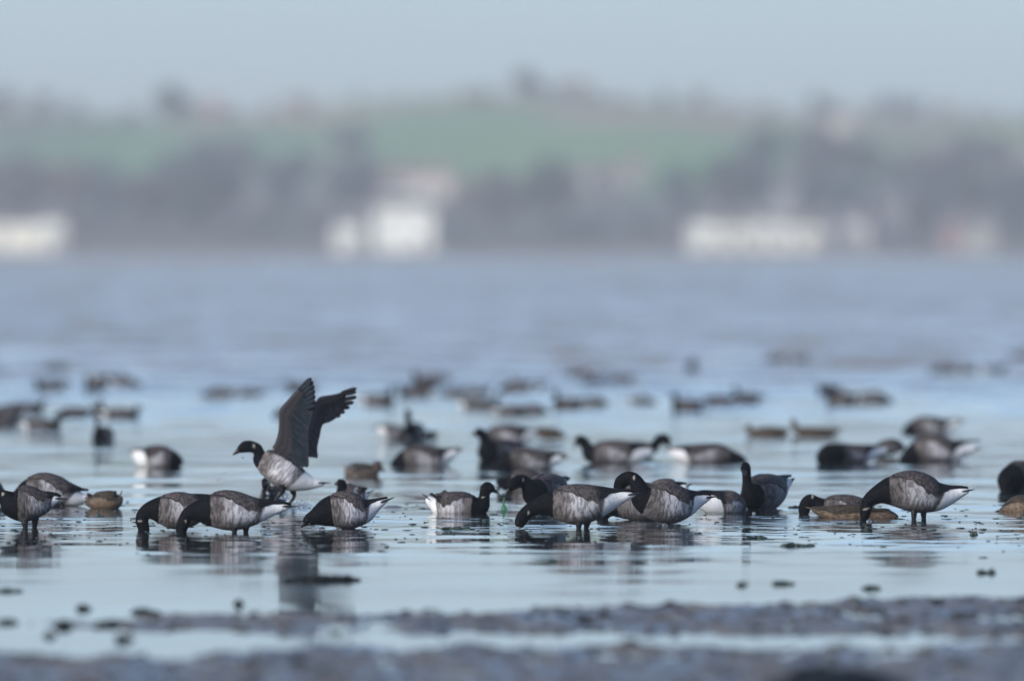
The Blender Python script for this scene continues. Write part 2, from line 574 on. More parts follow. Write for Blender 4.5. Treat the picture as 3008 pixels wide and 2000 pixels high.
def water_material():
    t = NT("water_surface", 0.05, 0.5)
    t.b.inputs['Base Color'].default_value = (0.26, 0.14, 0.12, 1)
    t.b.inputs['IOR'].default_value = 1.33
    p = t.pos()
    x, y, z = t.sep(p)[0:3]
    far = t.ramp(y, 84, 150)
    t.inp(t.b.inputs['Base Color'], t.mix(far, (0.02, 0.03, 0.035), (0.22, 0.155, 0.085)))    # warmer with distance: painted in to offset the blue of the reflected sky
    vfar = t.ramp(y, 150, 700)
    # wind lanes: broad patches of ruffled and of smooth water
    lane = t.noise(t.vmul(p, (0.06, 0.02, 1)), 1.0, 3)
    dash = t.noise(t.vmul(p, (0.55, 0.10, 1)), 1.0, 3, 0.65)
    ruff = t.math('MULTIPLY', far, t.math('MULTIPLY', t.ramp(lane, 0.3, 0.7, 0.6, 1.0), t.ramp(dash, 0.32, 0.68, 0.55, 1.4)))
    r0 = t.ramp(t.noise(t.vmul(p, (0.12, 0.25, 1)), 1.0, 2), 0.35, 0.65, 0.03, 0.07)
    rough = t.math('ADD', r0, t.math('MULTIPLY', ruff, 0.10))
    t.inp(t.b.inputs['Roughness'], rough)

    # ripples as slopes of the surface
    def slopes(scale, detail, rough_):
        o = t.n('TexNoise'); t.inp(o.inputs['Vector'], t.vmul(p, scale))
        o.inputs['Scale'].default_value = 1.0; o.inputs['Detail'].default_value = detail; o.inputs['Roughness'].default_value = rough_
        q = t.n('VectorMath', operation='SUBTRACT'); t.inp(q.inputs[0], o.outputs['Color']); q.inputs[1].default_value = (0.5, 0.5, 0.5)
        return q.outputs[0]

    def scaled(v, f):
        o = t.n('VectorMath', operation='SCALE'); t.inp(o.inputs[0], v); t.inp(o.inputs['Scale'], f)
        return o.outputs[0]

    def add(a_, b_):
        o = t.n('VectorMath', operation='ADD'); t.inp(o.inputs[0], a_); t.inp(o.inputs[1], b_)
        return o.outputs[0]
    patch = t.ramp(t.noise(t.vmul(p, (0.35, 0.20, 1)), 1.0, 2), 0.3, 0.7, 0.4, 1.5)
    calm = t.ramp(y, 53, 58.5, 0.15, 1.0)
    near_amp = t.math('MULTIPLY', t.math('MULTIPLY', patch, calm), NEAR_SLOPE)
    v = add(scaled(slopes((1.1, 1.5, 1), 2, 0.5), near_amp), scaled(slopes((2.6, 4.5, 1), 2, 0.6), t.math('MULTIPLY', near_amp, 0.9)))
    # wind waves: seen this flat, only the faces turned to the shore we stand on are in view
    wvs = t.n('VectorMath', operation='ABSOLUTE'); t.inp(wvs.inputs[0], slopes((0.5, 0.35, 1), 3, 0.7))
    v = add(v, scaled(t.vmul(wvs.outputs[0], (0.3, -1, 0)), t.math('MULTIPLY', ruff, t.math('ADD', FAR_SLOPE, t.math('MULTIPLY', vfar, 0.3)))))
    # rings spreading from bills and legs that break the surface
    for (rx, ry, am) in RINGS:
        dv = t.n('VectorMath', operation='SUBTRACT'); t.inp(dv.inputs[0], p); dv.inputs[1].default_value = (rx, ry, 0)
        ln = t.n('VectorMath', operation='LENGTH'); t.inp(ln.inputs[0], dv.outputs[0])
        un = t.n('VectorMath', operation='NORMALIZE'); t.inp(un.inputs[0], dv.outputs[0])
        wv_ = t.math('MULTIPLY', t.math('COSINE', t.math('MULTIPLY', ln.outputs['Value'], 26.0)), t.math('EXPONENT', t.math('MULTIPLY', ln.outputs['Value'], -1.7)))
        v = add(v, scaled(un.outputs[0], t.math('MULTIPLY', wv_, am)))
    v = t.vmul(v, (1, 1, 0))
    nrm = t.n('VectorMath', operation='NORMALIZE'); t.inp(nrm.inputs[0], add(v, t.comb(0, 0, 1)))
    t.inp(t.b.inputs['Normal'], nrm.outputs[0])
    return t.m


M_WATER = water_material()
wv = [(-900, 28, 0), (900, 28, 0), (900, 1380, 0), (-900, 1380, 0)]
tag(mesh_obj('water', wv, [(0, 1, 2, 3)], M_WATER, smooth=False), kind='structure')


def vnoise(x, y, seed=0):
    """value noise in numpy"""
    xi = np.floor(x).astype(int); yi = np.floor(y).astype(int)
    fx = x - xi; fy = y - yi
    fx = fx * fx * (3 - 2 * fx); fy = fy * fy * (3 - 2 * fy)

    def hsh(a, b):
        n = (a * 374761393 + b * 668265263 + seed * 974634777) & 0x7fffffff
        n = ((n ^ (n >> 13)) * 1274126177) & 0x7fffffff
        return ((n ^ (n >> 16)) & 0xffff) / 65535.0
    v00, v10, v01, v11 = hsh(xi, yi), hsh(xi + 1, yi), hsh(xi, yi + 1), hsh(xi + 1, yi + 1)
    return (v00 * (1 - fx) + v10 * fx) * (1 - fy) + (v01 * (1 - fx) + v11 * fx) * fy


def fbm(x, y, o=3, seed=0):
    s = 0; a = 0.5
    for i in range(o):
        s = s + a * vnoise(x * 2 ** i, y * 2 ** i, seed + i); a *= 0.5
    return s / (1 - 0.5 ** o)


def sstep(a, b, x):
    t = np.clip((x - a) / (b - a), 0, 1)
    return t * t * (3 - 2 * t)


def grid_obj(name, X, Y, Z, mat, kind=None, smooth=True, parent=None):
    ny, nx = X.shape
    me = bpy.data.meshes.new(name)
    V = np.stack([X, Y, Z], -1).reshape(-1, 3)
    i = np.arange(ny - 1)[:, None] * nx + np.arange(nx - 1)[None]
    Fq = np.stack([i, i + 1, i + nx + 1, i + nx], -1).reshape(-1, 4)
    me.vertices.add(len(V)); me.vertices.foreach_set('co', V.astype(np.float32).ravel())
    me.loops.add(Fq.size); me.loops.foreach_set('vertex_index', Fq.astype(np.int32).ravel())
    me.polygons.add(len(Fq)); me.polygons.foreach_set('loop_start', np.arange(0, Fq.size, 4, dtype=np.int32))
    me.polygons.foreach_set('use_smooth', np.full(len(Fq), smooth))
    me.update(calc_edges=True); me.validate()
    if mat: me.materials.append(mat)
    o = bpy.data.objects.new(name, me)
    if kind: o['kind'] = kind
    return link(o, parent)


def mud_material():
    t = NT("wet_mud", 0.4, 0.5)
    p = t.pos()
    n1 = t.noise(t.vmul(p, (3, 1.2, 6)), 1.0, 4, 0.6)
    n2 = t.noise(p, 28, 3, 0.6)
    c = t.mix(n1, (0.047, 0.042, 0.039), (0.23, 0.205, 0.18))
    c = t.mix(t.ramp(n2, 0.55, 0.7), c, (0.045, 0.042, 0.042))
    t.inp(t.b.inputs['Base Color'], c)
    t.inp(t.b.inputs['Roughness'], t.ramp(n1, 0.3, 0.7, 0.16, 0.6))
    b = t.n('Bump'); b.inputs['Strength'].default_value = 0.6; b.inputs['Distance'].default_value = 0.01
    t.inp(b.inputs['Height'], n2); t.inp(t.b.inputs['Normal'], b.outputs[0])
    return t.m


M_MUD = mud_material()
# relief of the bars of mud: x across, y away from the camera
xs = np.linspace(-6, 6, 560); ys = np.linspace(33.0, 50.5, 470)
X, Y = np.meshgrid(xs, ys)
pxs = X / Y * F_PX + 1504
# far edge and near edge of the outer bar, inner edge of the near bar (metres away, follows the photograph's rows)
far_e = np.interp(pxs, [-400, 350, 420, 900, 1300, 2000, 2600, 3008, 3500], [45.6, 45.9, 46.6, 46.8, 46.8, 47.6, 48.3, 48.9, 49.2])
near_e = np.interp(pxs, [-400, 900, 1600, 2300, 3008, 3500], [44.4, 43.5, 43.8, 43.6, 43.1, 43.0])
inner_e = np.interp(pxs, [-400, 700, 1500, 2400, 3008, 3500], [42.0, 42.2, 42.7, 42.8, 43.2, 43.4])
wob = (fbm(X * 1.3, Y * 0.8, 3, 5) - 0.5) * 1.0
far_e = far_e + wob; near_e = near_e + (fbm(X * 1.1, Y * 0.7, 3, 9) - 0.5) * 0.9
inner_e = inner_e + (fbm(X * 1.5, Y * 0.7, 3, 19) - 0.5) * 0.9
bar = sstep(0, 0.5, far_e - Y) * sstep(0, 0.5, Y - near_e)
left_gap = sstep(120, 620, pxs)
bar = bar * (0.55 + 0.45 * left_gap)
shore = sstep(0, 0.6, inner_e - Y)
lump = fbm(X * 6, Y * 3.5, 4, 31)
fine = fbm(X * 22, Y * 14, 2, 77)
Z = -0.022 + bar * 0.027 + shore * 0.029 + (lump - 0.5) * 0.052 * (0.25 + np.maximum(bar, shore)) + (fine - 0.5) * 0.015 * (0.2 + np.maximum(bar, shore))
Z = Z - 0.03 * sstep(48.6, 50.3, Y)
grid_obj('mudflat', X, Y, Z, M_MUD, 'structure')
gx = np.linspace(-40, 40, 60); gy = np.linspace(-6, 33.4, 50)
GX, GY = np.meshgrid(gx, gy)
grid_obj('foreshore', GX, GY, -0.035 + 0.05 * fbm(GX * 0.8, GY * 0.8, 3, 3) * sstep(34, 20, GY), M_MUD, 'structure')
grid_obj('sea_bed', np.array([[-900, 900], [-900, 900.]]), np.array([[20, 20], [1400, 1400.]]), np.full((2, 2), -0.3), M_MUD, 'structure')

M_WEED = plain("dark_green_seaweed", (0.018, 0.035, 0.03), 0.35, 0.5, 40, 0.5)
M_WEED_B = plain("blackish_seaweed", (0.007, 0.010, 0.012), 0.5, 0.2, 40, 0.5)
M_GREEN = plain("fresh_green_eelgrass", (0.02, 0.16, 0.06), 0.3, 0.5, 60, 0.3)


def weed_clump(px, wl, w_px, h_px, label, n=40, mat=None, group='seaweed floating on the shallow water', loc_z=0.0, name='seaweed_clump', hk=0.55):
    D = dist(wl); m = D / F_PX
    W = w_px * m / 2 * 0.85; Hh = h_px * m * hk
    parts = []
    humps = [(random.uniform(-0.75, 0.75), random.uniform(0.45, 1.0), random.uniform(0.10, 0.3)) for _ in range(5)]
    humps[0] = (random.uniform(-0.25, 0.25), 1.0, 0.3)

    def prof_(u):
        return max(h_ * math.exp(-((u - c_) / w_) ** 2) for c_, h_, w_ in humps)
    for i in range(int(n * 1.4)):
        u = random.uniform(-1, 1)
        x = W * u
        hh = Hh * prof_(u) * random.uniform(0.3, 1.05) + 0.003
        y = random.uniform(-0.5, 0.5) * min(W, 0.3)
        L = W * random.uniform(0.08, 0.26) + 0.012
        a = random.gauss(0, 0.5)
        dx, dy = L * math.cos(a), L * math.sin(a)
        pts = [(x - dx, y - dy, -0.004), (x - dx * .4, y - dy * .2, hh * 0.7), (x, y, hh * random.uniform(.7, 1)), (x + dx * .5, y + dy * .6, hh * random.uniform(.3, .9)), (x + dx, y + dy, random.uniform(-0.004, 0.3 * hh))]
        S, _ = cr(pts, 3)
        parts.append(tube(S, np.interp(np.linspace(0, 1, len(S)), [0, 0.3, 0.8, 1], [0.003, 0.007, 0.006, 0.002]) * random.uniform(0.6, 1.3), 5, 0.6))
    K = 40                                   # matted core
    uu = np.linspace(-1, 1, K)
    core = np.array([(W * 0.92 * u, 0.01 * math.sin(9 * u), -0.004) for u in uu])
    rr_ = np.array([max(0.002, Hh * 0.62 * prof_(u) * (1 - abs(u) ** 3) * random.uniform(0.75, 1.1)) for u in uu])
    Vc, Fcc = loft(core, np.tile([0, 0, 1.0], (K, 1)), np.tile([0, 1.0, 0], (K, 1)), rr_, rr_ * 1.6 + 0.01, 10)
    parts.append((Vc, Fcc))
    V, Fc = join(parts)
    o = mesh_obj(name, V, Fc, mat or M_WEED, loc=(wx(px, D), D, loc_z))
    tag(o, label, 'seaweed', group)
    return o


weed_clump(915, 1706, 160, 24, 'large dark patch of seaweed floating in open water in line below the winged goose', 90, M_WEED_B)
weed_clump(1010, 1704, 90, 24, 'dark seaweed patch touching the tail end of the large floating weed mat', 40, M_WEED_B)
weed_clump(25, 1737, 70, 12, 'flat dark seaweed strip on the water, cut by the frame edge', 30)
weed_clump(2341, 1604, 95, 13, 'small green seaweed raft floating before the feeding goose with both legs showing', 46)
weed_clump(1342, 1555, 95, 8, 'thin green strand of weed afloat under the swimming goose that faces away from the flock', 36)
weed_clump(1622, 1648, 14, 6, 'tiny weed scrap on calm water below the pair of overlapping geese', 8)
weed_clump(2179, 1719, 22, 14, 'single round weed tuft afloat near the mud edge', 14)
weed_clump(2300, 1715, 60, 12, 'pale blurred weed raft between the round tuft and the mud edge', 24)
weed_clump(2560, 1729, 52, 12, 'faint weed scrap afloat closest to the outer mud bar', 18)
weed_clump(2885, 1683, 20, 16, 'first of two upright weed tufts side by side on calm water', 10)
weed_clump(2912, 1683, 16, 16, 'second of two upright weed tufts side by side on calm water', 10)
weed_clump(2860, 1571, 12, 14, 'small dark weed stub standing up from the water behind the twin tufts', 8)
weed_clump(2220, 1581, 60, 5, 'line of tiny weed specks below the goose that faces the camera', 14)
weed_clump(2335, 1492, 34, 7, 'dark weed wisp beside the rump of the goose that faces the camera', 14)
weed_clump(700, 1775, 18, 20, 'lone weed stub poking up before the outer mud bar', 12, M_WEED_B)
for (px, wl, w, h, lab) in [(185, 1840, 46, 38, 'tallest blurred weed lump in the gap at the end of the outer mud bar'),
                            (245, 1790, 34, 26, 'upper small weed lump in the gap at the end of the outer mud bar'),
                            (365, 1880, 44, 34, 'lowest weed lump in the bright channel between the mud bars'),
                            (145, 1868, 22, 22, 'small blurred weed knob under the tallest lump'),
                            (22, 1830, 50, 26, 'blurred weed heap against the frame edge beside the mud gap'),
                            (320, 1835, 60, 24, 'broad low weed lump where the outer mud bar begins'),
                            (425, 1800, 80, 26, 'weed heap crowning the first end of the outer mud bar'),
                            (410, 1935, 34, 32, 'weed stub rising from the near mud across the bright channel'),
                            (1998, 1785, 80, 26, 'rounded weed hump on top of the outer mud bar'),
                            (1857, 1895, 46, 44, 'pointed dark weed tuft on the near mud edge'),
                            (2755, 1768, 60, 16, 'low weed hump on the high end of the outer mud bar'),
                            (1750, 1908, 110, 18, 'long low ridge of weed on the near mud beside the pointed tuft')]:
    weed_clump(px, wl, w, h, lab, 46, M_WEED_B, 'seaweed lying on the mud bars', hk=0.42)
mound = weed_clump(2450, 2085, 600, 150, 'big black mound of seaweed in the blurred foreground, cut by the bottom of the photo', 300, M_WEED_B, 'seaweed lying on the mud bars', hk=0.7)
A_, B_ = np.meshgrid(np.linspace(-1, 1, 70), np.linspace(-1, 1, 30))
q_ = np.clip(1 - A_ ** 2 - B_ ** 2, 0, 1) ** 0.7
grid_obj('weed_heap', A_ * 0.32, B_ * 0.3, -0.01 + q_ * (0.09 + 0.09 * fbm(A_ * 6 + 9, B_ * 4 + 9, 3, 12)), M_WEED_B, parent=mound)

# pebbles and weed scraps strewn over the mud, and specks drifting on the water: nobody could count them
parts = []
for i in range(1500):
    D = random.choice([random.uniform(43.8, 48.6), random.uniform(37.5, 43.2)])
    px = random.uniform(-200, 3200)
    x = wx(px, D)
    q = abs(xs - x).argmin(); w_ = abs(ys - D).argmin()
    z = Z[w_, q]
    if z < -0.004: continue
    s = random.uniform(0.004, 0.016)
    parts.append(uv_ball((x, D, z), s, 6, 4, (random.uniform(1, 2), 1, random.uniform(0.5, 1.1))))
V, Fc = join(parts)
tag(mesh_obj('pebbles', V, Fc, plain("dark_wet_pebbles", (0.04, 0.04, 0.042), 0.4, 0.5, 30, 0.6)),
    'dark wet pebbles and shell bits strewn over the mud bars', 'pebbles', kind='stuff')
parts = []
for i in range(620):
    row = random.gauss(1535, 38)
    if row < 1440: row = random.uniform(1450, 1620)
    D = dist(row); px = random.uniform(-30, 3040)
    s = random.choice([0.003, 0.0035, 0.0045, 0.006])
    parts.append(uv_ball((wx(px, D), D, 0.001), s, 6, 4, (random.uniform(1, 4.0), 2, 0.6)))
V, Fc = join(parts)
tag(mesh_obj('floating_specks', V, Fc, M_WEED), 'tiny dark specks of weed drifting on the water among the geese', 'debris', kind='stuff')

parts = []
for i in range(900):
    D = random.choice([random.uniform(43.6, 48.8), random.uniform(36.0, 43.2)])
    x = wx(random.uniform(-250, 3250), D)
    z = Z[abs(ys - D).argmin(), abs(xs - x).argmin()]
    if z < -0.006 or fbm(np.array([x * 1.7 + 50]), np.array([D * 0.9]), 2, 71)[0] < 0.42: continue
    L = random.uniform(0.015, 0.06); a = random.uniform(0, 6.28); h = random.uniform(0.004, 0.022)
    h *= 0.5
    S, _ = cr([(x - L * math.cos(a), D - L * math.sin(a), z), (x - L * .4 * math.cos(a + .6), D - L * .4 * math.sin(a + .6), z + h), (x + L * .4 * math.cos(a - .6), D + L * .4 * math.sin(a - .6), z + h * random.uniform(.4, 1)), (x + L * math.cos(a), D + L * math.sin(a), z)], 3)
    parts.append(tube(S, np.interp(np.linspace(0, 1, len(S)), [0, .4, 1], [0.003, 0.006, 0.002]), 5, 0.7))
V, Fc = join(parts)
tag(mesh_obj('seaweed_litter', V, Fc, M_WEED_B), 'torn strands of dark seaweed littering the mud bars', 'seaweed', kind='stuff')

# bubbles
gl = NT("bubble_film", 0.05, 0.5)
gl.b.inputs['Base Color'].default_value = (0.75, 0.78, 0.82, 1)
gl.b.inputs['Transmission Weight'].default_value = 0.9
gl.b.inputs['IOR'].default_value = 1.2
M_BUB = gl.m
for (rg, x, y, r_, lab) in [('R2', 905, 1316, 24, 'largest clear bubble in front of the breast of the low feeding goose'),
                            ('R2', 1030, 1316, 21, 'clear bubble under the flank of the low feeding goose'),
                            ('R2', 838, 1303, 12, 'small bubble beside the bill of the low feeding goose'),
                            ('R5', 533, 1222, 14, 'bubble ahead of the submerged bill of the far side standing goose'),
                            ('R5', 640, 1256, 22, 'large white bubble touching the head of the standing feeding goose'),
                            ('R5', 460, 1258, 17, 'flat bubble on open water beside the brown duck'),
                            ('R4', 660, 1284, 20, 'bubble under the belly of the goose with the arched neck'),
                            ('R4', 1345, 1192, 13, 'bubble at the waterline of the goose that faces the camera')]:
    ox, oy, k = REG[rg]
    D = dist(oy + y / k) - 0.12; m = D / F_PX / k
    V, Fc = uv_ball((0, 0, 0), r_ * m, 16, 10, (1, 1, 0.85))
    tag(mesh_obj('bubble', V, Fc, M_BUB, loc=(wx(ox + x / k, D), D, 0.001)), lab, 'bubble', 'bubbles around the feeding geese')

# splash drops thrown up by the winged goose
ws = NT("water_drops", 0.02, 0.5)
ws.b.inputs['Base Color'].default_value = (0.9, 0.95, 1, 1)
ws.b.inputs['Transmission Weight'].default_value = 0.8
ws.b.inputs['IOR'].default_value = 1.33
parts = []
D0 = dist(1050 + 1150 / 2.613)
def sdrop(x, y, s, dd=0.0, st=1.0):
    D = D0 + dd
    parts.append(uv_ball((wx(600 + x / 2.613, D), D, max(0.002, wz(1050 + y / 2.613, D))), s, 6, 5, (1, 1, st)))
for i in range(150):
    a = random.random()
    sdrop(random.gauss(720, 45), 1145 - abs(random.gauss(0, 16)), random.uniform(0.002, 0.006), random.uniform(-.1, .1))
for i in range(60):
    sdrop(random.gauss(800, 50), 1140 - abs(random.gauss(0, 60)), random.uniform(0.001, 0.0028), random.uniform(-.1, .2))
for i in range(90):
    sdrop(random.gauss(610, 22), 1085 - abs(random.gauss(0, 32)), random.uniform(0.001, 0.004), random.uniform(-.05, .2), 1.5)
for i in range(45):
    sdrop(random.gauss(1135, 40), random.uniform(800, 935), random.uniform(0.001, 0.0022), random.uniform(-.1, .3))
for i in range(26):
    sdrop(random.gauss(480, 14), random.uniform(950, 1080), random.uniform(0.0012, 0.003), -0.05, 1.6)
for i in range(18):
    sdrop(random.gauss(1160, 8), 1000 + i * 3, random.uniform(0.0015, 0.003), 0, 2)
V, Fc = join(parts)
tag(mesh_obj('water_splash', V, Fc, ws.m), 'spray and drops of water thrown up around the feet of the winged goose', 'splash', kind='stuff')
parts = []
for (x, y, s) in [(152, 888, 4), (104, 940, 4.5), (118, 932, 3), (127, 936, 2), (295, 770, 5), (290, 752, 2.5), (305, 768, 3), (223, 757, 2.2)]:
    parts.append(uv_ball((wx(600 + x / 2.613, D0), D0, wz(1050 + y / 2.613, D0)), s / 2.613 * D0 / F_PX, 8, 6))
V, Fc = join(parts)
tag(mesh_obj('mud_drops', V, Fc, M_WEED_B), 'dark drops of muddy water falling from the bill of the winged goose', 'drops', kind='stuff')
# low stirred-up ripple heap behind the low feeding goose
xs2 = np.linspace(-1, 1, 60); ys2 = np.linspace(-1, 1, 24)
A_, B_ = np.meshgrid(xs2, ys2)
hh = np.clip(1 - A_ ** 2 - B_ ** 2, 0, 1)
Dw = dist(1050 + 1152 / 2.613)
grid_obj('water_swirl', wx(600 + 1450 / 2.613, Dw) + A_ * 0.07, Dw + B_ * 0.15, -0.004 + hh * 0.014 * (0.5 + fbm(A_ * 14 + 9, B_ * 9 + 3, 2, 7)), M_MUD, 'structure')

# ------------------------------------------------------------------ the sharp front geese and ducks
BUILD_BIRDS = True
if BUILD_BIRDS:
    bird('goose standing in the shallows at the frame edge with its head cut off', 'R1', 1305,
         [(-75, 1070, 38), (-35, 1062, 42), (10, 1060, 48), (50, 1085, 72), (92, 1118, 108), (160, 1125, 135), (240, 1120, 130), (320, 1112, 98), (380, 1095, 62), (430, 1088, 34), (468, 1088, 10)],
         4.75, 8.3, bill=(-150, 1110), legs=[(190, 1255, 197, -0.03), (268, 1245, 262, 0.03)], collar=(22, 1045, 10, 16), wcut=1.0, raised=0.01)
    bird('goose behind the one at the frame edge, feeding with a long pointed black wing tip', 'R1', 1138,
         [(60, 1160, 40), (100, 1130, 55), (160, 1080, 80), (240, 1035, 112), (330, 1018, 130), (430, 1030, 118), (520, 1055, 88), (600, 1080, 60), (660, 1080, 28), (690, 1075, 12)],
         2.9, 6.3, raised=0.05)
    bird('olive grey goose back just showing in the frame edge behind the headless goose', 'R1', 1120,
         [(-330, 1090, 30), (-280, 1070, 45), (-200, 1040, 80), (-110, 1020, 105), (-50, 1040, 95), (-10, 1060, 60), (20, 1085, 25)], 2.2, 5.5, tail=False, eye=False)
    bird('small mottled brown duck with its tail cocked up, swimming between two geese', 'R1', 1158,
         [(664, 1072, 30), (672, 1075, 40), (690, 1105, 42), (730, 1110, 66), (790, 1105, 74), (850, 1100, 74), (890, 1100, 62), (912, 1085, 40), (925, 1060, 20)],
         2.6, 6.5, bill=(655, 1130), kind='duck', extra=[((870, 1060), (890, 1020), 22, 10)], name='wild_duck', wcut=0.8)
    bird('feeding goose with its whole head in the water, partly behind the paler goose beside it', 'R1', 1326,
         [(1112, 1352, 40), (1100, 1300, 47), (1088, 1240, 50), (1105, 1195, 52), (1160, 1172, 76), (1240, 1170, 112), (1340, 1178, 140), (1450, 1170, 130), (1550, 1140, 92), (1640, 1115, 50), (1720, 1095, 14)],
         4.85, 8.0, collar=(1075, 1253, 20, 9), eye=False)
    bird('large pale flanked goose feeding with its head down, tail pointing at the winged goose', 'R2', 1341,
         [(-180, 1352, 40), (-172, 1300, 48), (-150, 1245, 50), (-118, 1198, 56), (-50, 1180, 82), (30, 1175, 118), (130, 1172, 147), (240, 1180, 148), (350, 1182, 118), (450, 1172, 82), (550, 1160, 46), (630, 1150, 22), (665, 1149, 7)],
         5.25, 9.0, legs=[(232, 1300, 232, -0.03), (318, 1300, 318, 0.03)], collar=(-142, 1255, 9, 16, 0.5), eye=False, pale=1.3)
    bird('goose half hidden behind the feet of the winged goose, its black head facing the camera', 'R2', 1128,
         [(470, 945, 30, -70), (472, 958, 36, -40), (476, 985, 38, -10), (478, 1030, 36, 0), (482, 1075, 50, 20), (495, 1090, 80, 70), (515, 1092, 98, 160), (540, 1090, 92, 270), (560, 1080, 60, 360), (570, 1070, 20, 430)],
         4.2, 8.2, bill=(470, 975, -110))
    bird('swimming goose with only head and raised wing tips showing over the low feeding goose', 'R2', 1128,
         [(1020, 966, 26), (1045, 966, 38), (1058, 990, 38), (1052, 1030, 40), (1062, 1075, 62), (1100, 1085, 88), (1150, 1075, 88), (1200, 1060, 72), (1240, 1050, 40), (1265, 1040, 12)],
         4.6, 7.8, bill=(996, 968), extra=[((1150, 1010), (1110, 962), 30, 9), ((1190, 1010), (1205, 985), 26, 8)], raised=0.05)
    bird('round breasted goose feeding so low that bill and belly lie on the water', 'R2', 1311,
         [(768, 1275, 24), (800, 1248, 46), (842, 1228, 62), (900, 1205, 94), (975, 1180, 122), (1060, 1172, 140), (1150, 1178, 136), (1235, 1175, 96), (1310, 1142, 50), (1375, 1112, 22), (1415, 1096, 7)],
         4.1, 7.3, bill=(740, 1303), collar=(806, 1276, 9, 6), pale=1.3)
    bird('goose swimming alone towards the flock with its black tail feathers ruffled up', 'R3', 1193,
         [(655, 1022, 20), (628, 1002, 38), (600, 1000, 47), (585, 1040, 42), (580, 1085, 46), (563, 1130, 66), (520, 1148, 86), (430, 1142, 104), (330, 1142, 108), (250, 1142, 88), (195, 1120, 52), (160, 1095, 34), (138, 1078, 18)],
         6.45, 9.6, bill=(694, 1042), collar=(572, 1070, 14, 5), extra=[((285, 1050), (262, 1022), 28, 20), ((240, 1055), (205, 1042), 18, 5)], raised=0.03, pale=1.35)
    bird('blurred goose bowed low behind the goose that is pulling up green weed', 'R3', 1030,
         [(700, 985, 40), (715, 965, 44), (755, 975, 48), (800, 968, 80), (860, 965, 100), (930, 965, 100), (990, 970, 76), (1035, 975, 40), (1070, 970, 12)], 2.9, 6.2, bill=(670, 1035), eye=False)
    bird('goose with bowed head and bright green weed hanging from its bill', 'R3', 1165,
         [(770, 1010, 26, -190), (800, 975, 46, -180), (838, 950, 52, -160), (878, 945, 52, -130), (912, 975, 60, -110), (940, 1010, 84, -90), (965, 1035, 106, -50), (1010, 1045, 128, 50), (1060, 1035, 136, 190), (1120, 1020, 112, 330), (1160, 990, 64, 440), (1195, 960, 26, 520), (1220, 946, 7, 570)],
         6.25, 9.9, bill=(733, 1066, -200), collar=(880, 935, 6, 18), eye=True)
    bird('goose wading in front of the central group, head reaching down and both legs showing', 'R3', 1313,
         [(846, 1300, 30), (858, 1262, 46), (885, 1215, 52), (930, 1172, 54), (995, 1140, 66), (1080, 1125, 96), (1180, 1125, 136), (1290, 1130, 155), (1400, 1118, 140), (1500, 1100, 108), (1590, 1082, 68), (1680, 1062, 34), (1745, 1052, 10)],
         5.35, 9.0, legs=[(1308, 1262, 1306, -0.03), (1372, 1262, 1364, 0.03)], collar=(922, 1190, 8, 18))
    bird('goose with neck in a tight black arch behind the tail of the wading goose', 'R4', 1277,
         [(300, 1050, 30, 60), (310, 1000, 46, 60), (335, 950, 54, 50), (385, 925, 52, 40), (435, 945, 54, 20), (462, 1000, 70, 0), (490, 1065, 98, -10), (550, 1100, 130, 0), (640, 1118, 152, 20), (740, 1125, 148, 50), (830, 1118, 110, 80), (910, 1100, 66, 100), (980, 1085, 30, 120), (1020, 1080, 8, 130)],
         6.55, 10.3, collar=(425, 920, 10, 20), legs=[(690, 1250, 680, 0)], pale=1.2)
    bird('feeding goose hidden behind two others, showing only its belly and submerged head', 'R4', 1272,
         [(185, 1290, 36), (178, 1250, 44), (195, 1205, 46), (235, 1170, 56), (300, 1140, 100), (400, 1115, 138), (500, 1110, 150), (600, 1115, 120), (700, 1110, 70), (780, 1100, 20)], 3.9, 7.2, eye=False, dull=True, dd=0.8)
    bird('goose back and black tail tip showing over the arched neck goose', 'R4', 1165,
         [(480, 1090, 40), (540, 1060, 60), (600, 1035, 84), (680, 1030, 96), (750, 1030, 84), (800, 1010, 52), (840, 990, 16)], 1.4, 4.2, eye=False, dd=0)
    bird('goose tipped towards the photo edge with black wing raised over its white rear', 'R4', 1192,
         [(1275, 1235, 28, 60), (1250, 1200, 45, 50), (1215, 1165, 75, 30), (1160, 1130, 100, 0), (1090, 1125, 98, -30), (1020, 1125, 84, -60), (960, 1120, 62, -90), (910, 1125, 36, -110), (880, 1130, 14, -130)],
         0.6, 4.3, eye=False, extra=None, raised=0.03, wcut=0.95)
    bird('upright goose standing with neck raised, looking straight at the camera', 'R4', 1163,
         [(1270, 866, 32, -225), (1275, 842, 44, -190), (1282, 852, 45, -160), (1286, 895, 40, -150), (1288, 940, 42, -150), (1296, 985, 56, -145), (1312, 1035, 80, -120), (1335, 1062, 108, -60), (1385, 1055, 138, 60), (1440, 1045, 146, 200), (1500, 1030, 120, 330), (1560, 1000, 76, 440), (1610, 975, 42, 530), (1645, 955, 14, 590)],
         7.0, 10.4, bill=(1270, 903, -290), dull=True, raised=0.015, collar=None)
    bird('goose with its black neck bent over, body behind the brown duck', 'R5', 1222,
         [(140, 1225, 26), (140, 1190, 42), (150, 1140, 50), (185, 1100, 52), (235, 1115, 50), (290, 1140, 62), (370, 1145, 84), (470, 1150, 92), (560, 1150, 78), (640, 1140, 40), (690, 1130, 10)], 5.0, 9.2, collar=(205, 1085, 8, 18), eye=False, dd=0.6)
    bird('brown duck lying long and low, upending in front of the goose with the bent neck', 'R5', 1230,
         [(866, 1228, 14), (820, 1215, 34), (770, 1210, 48), (700, 1215, 50), (620, 1210, 62), (520, 1205, 70), (420, 1200, 66), (330, 1195, 50), (250, 1180, 30), (195, 1165, 10)], 0.7, 8.5, kind='duck', eye=False, wcut=1.0)
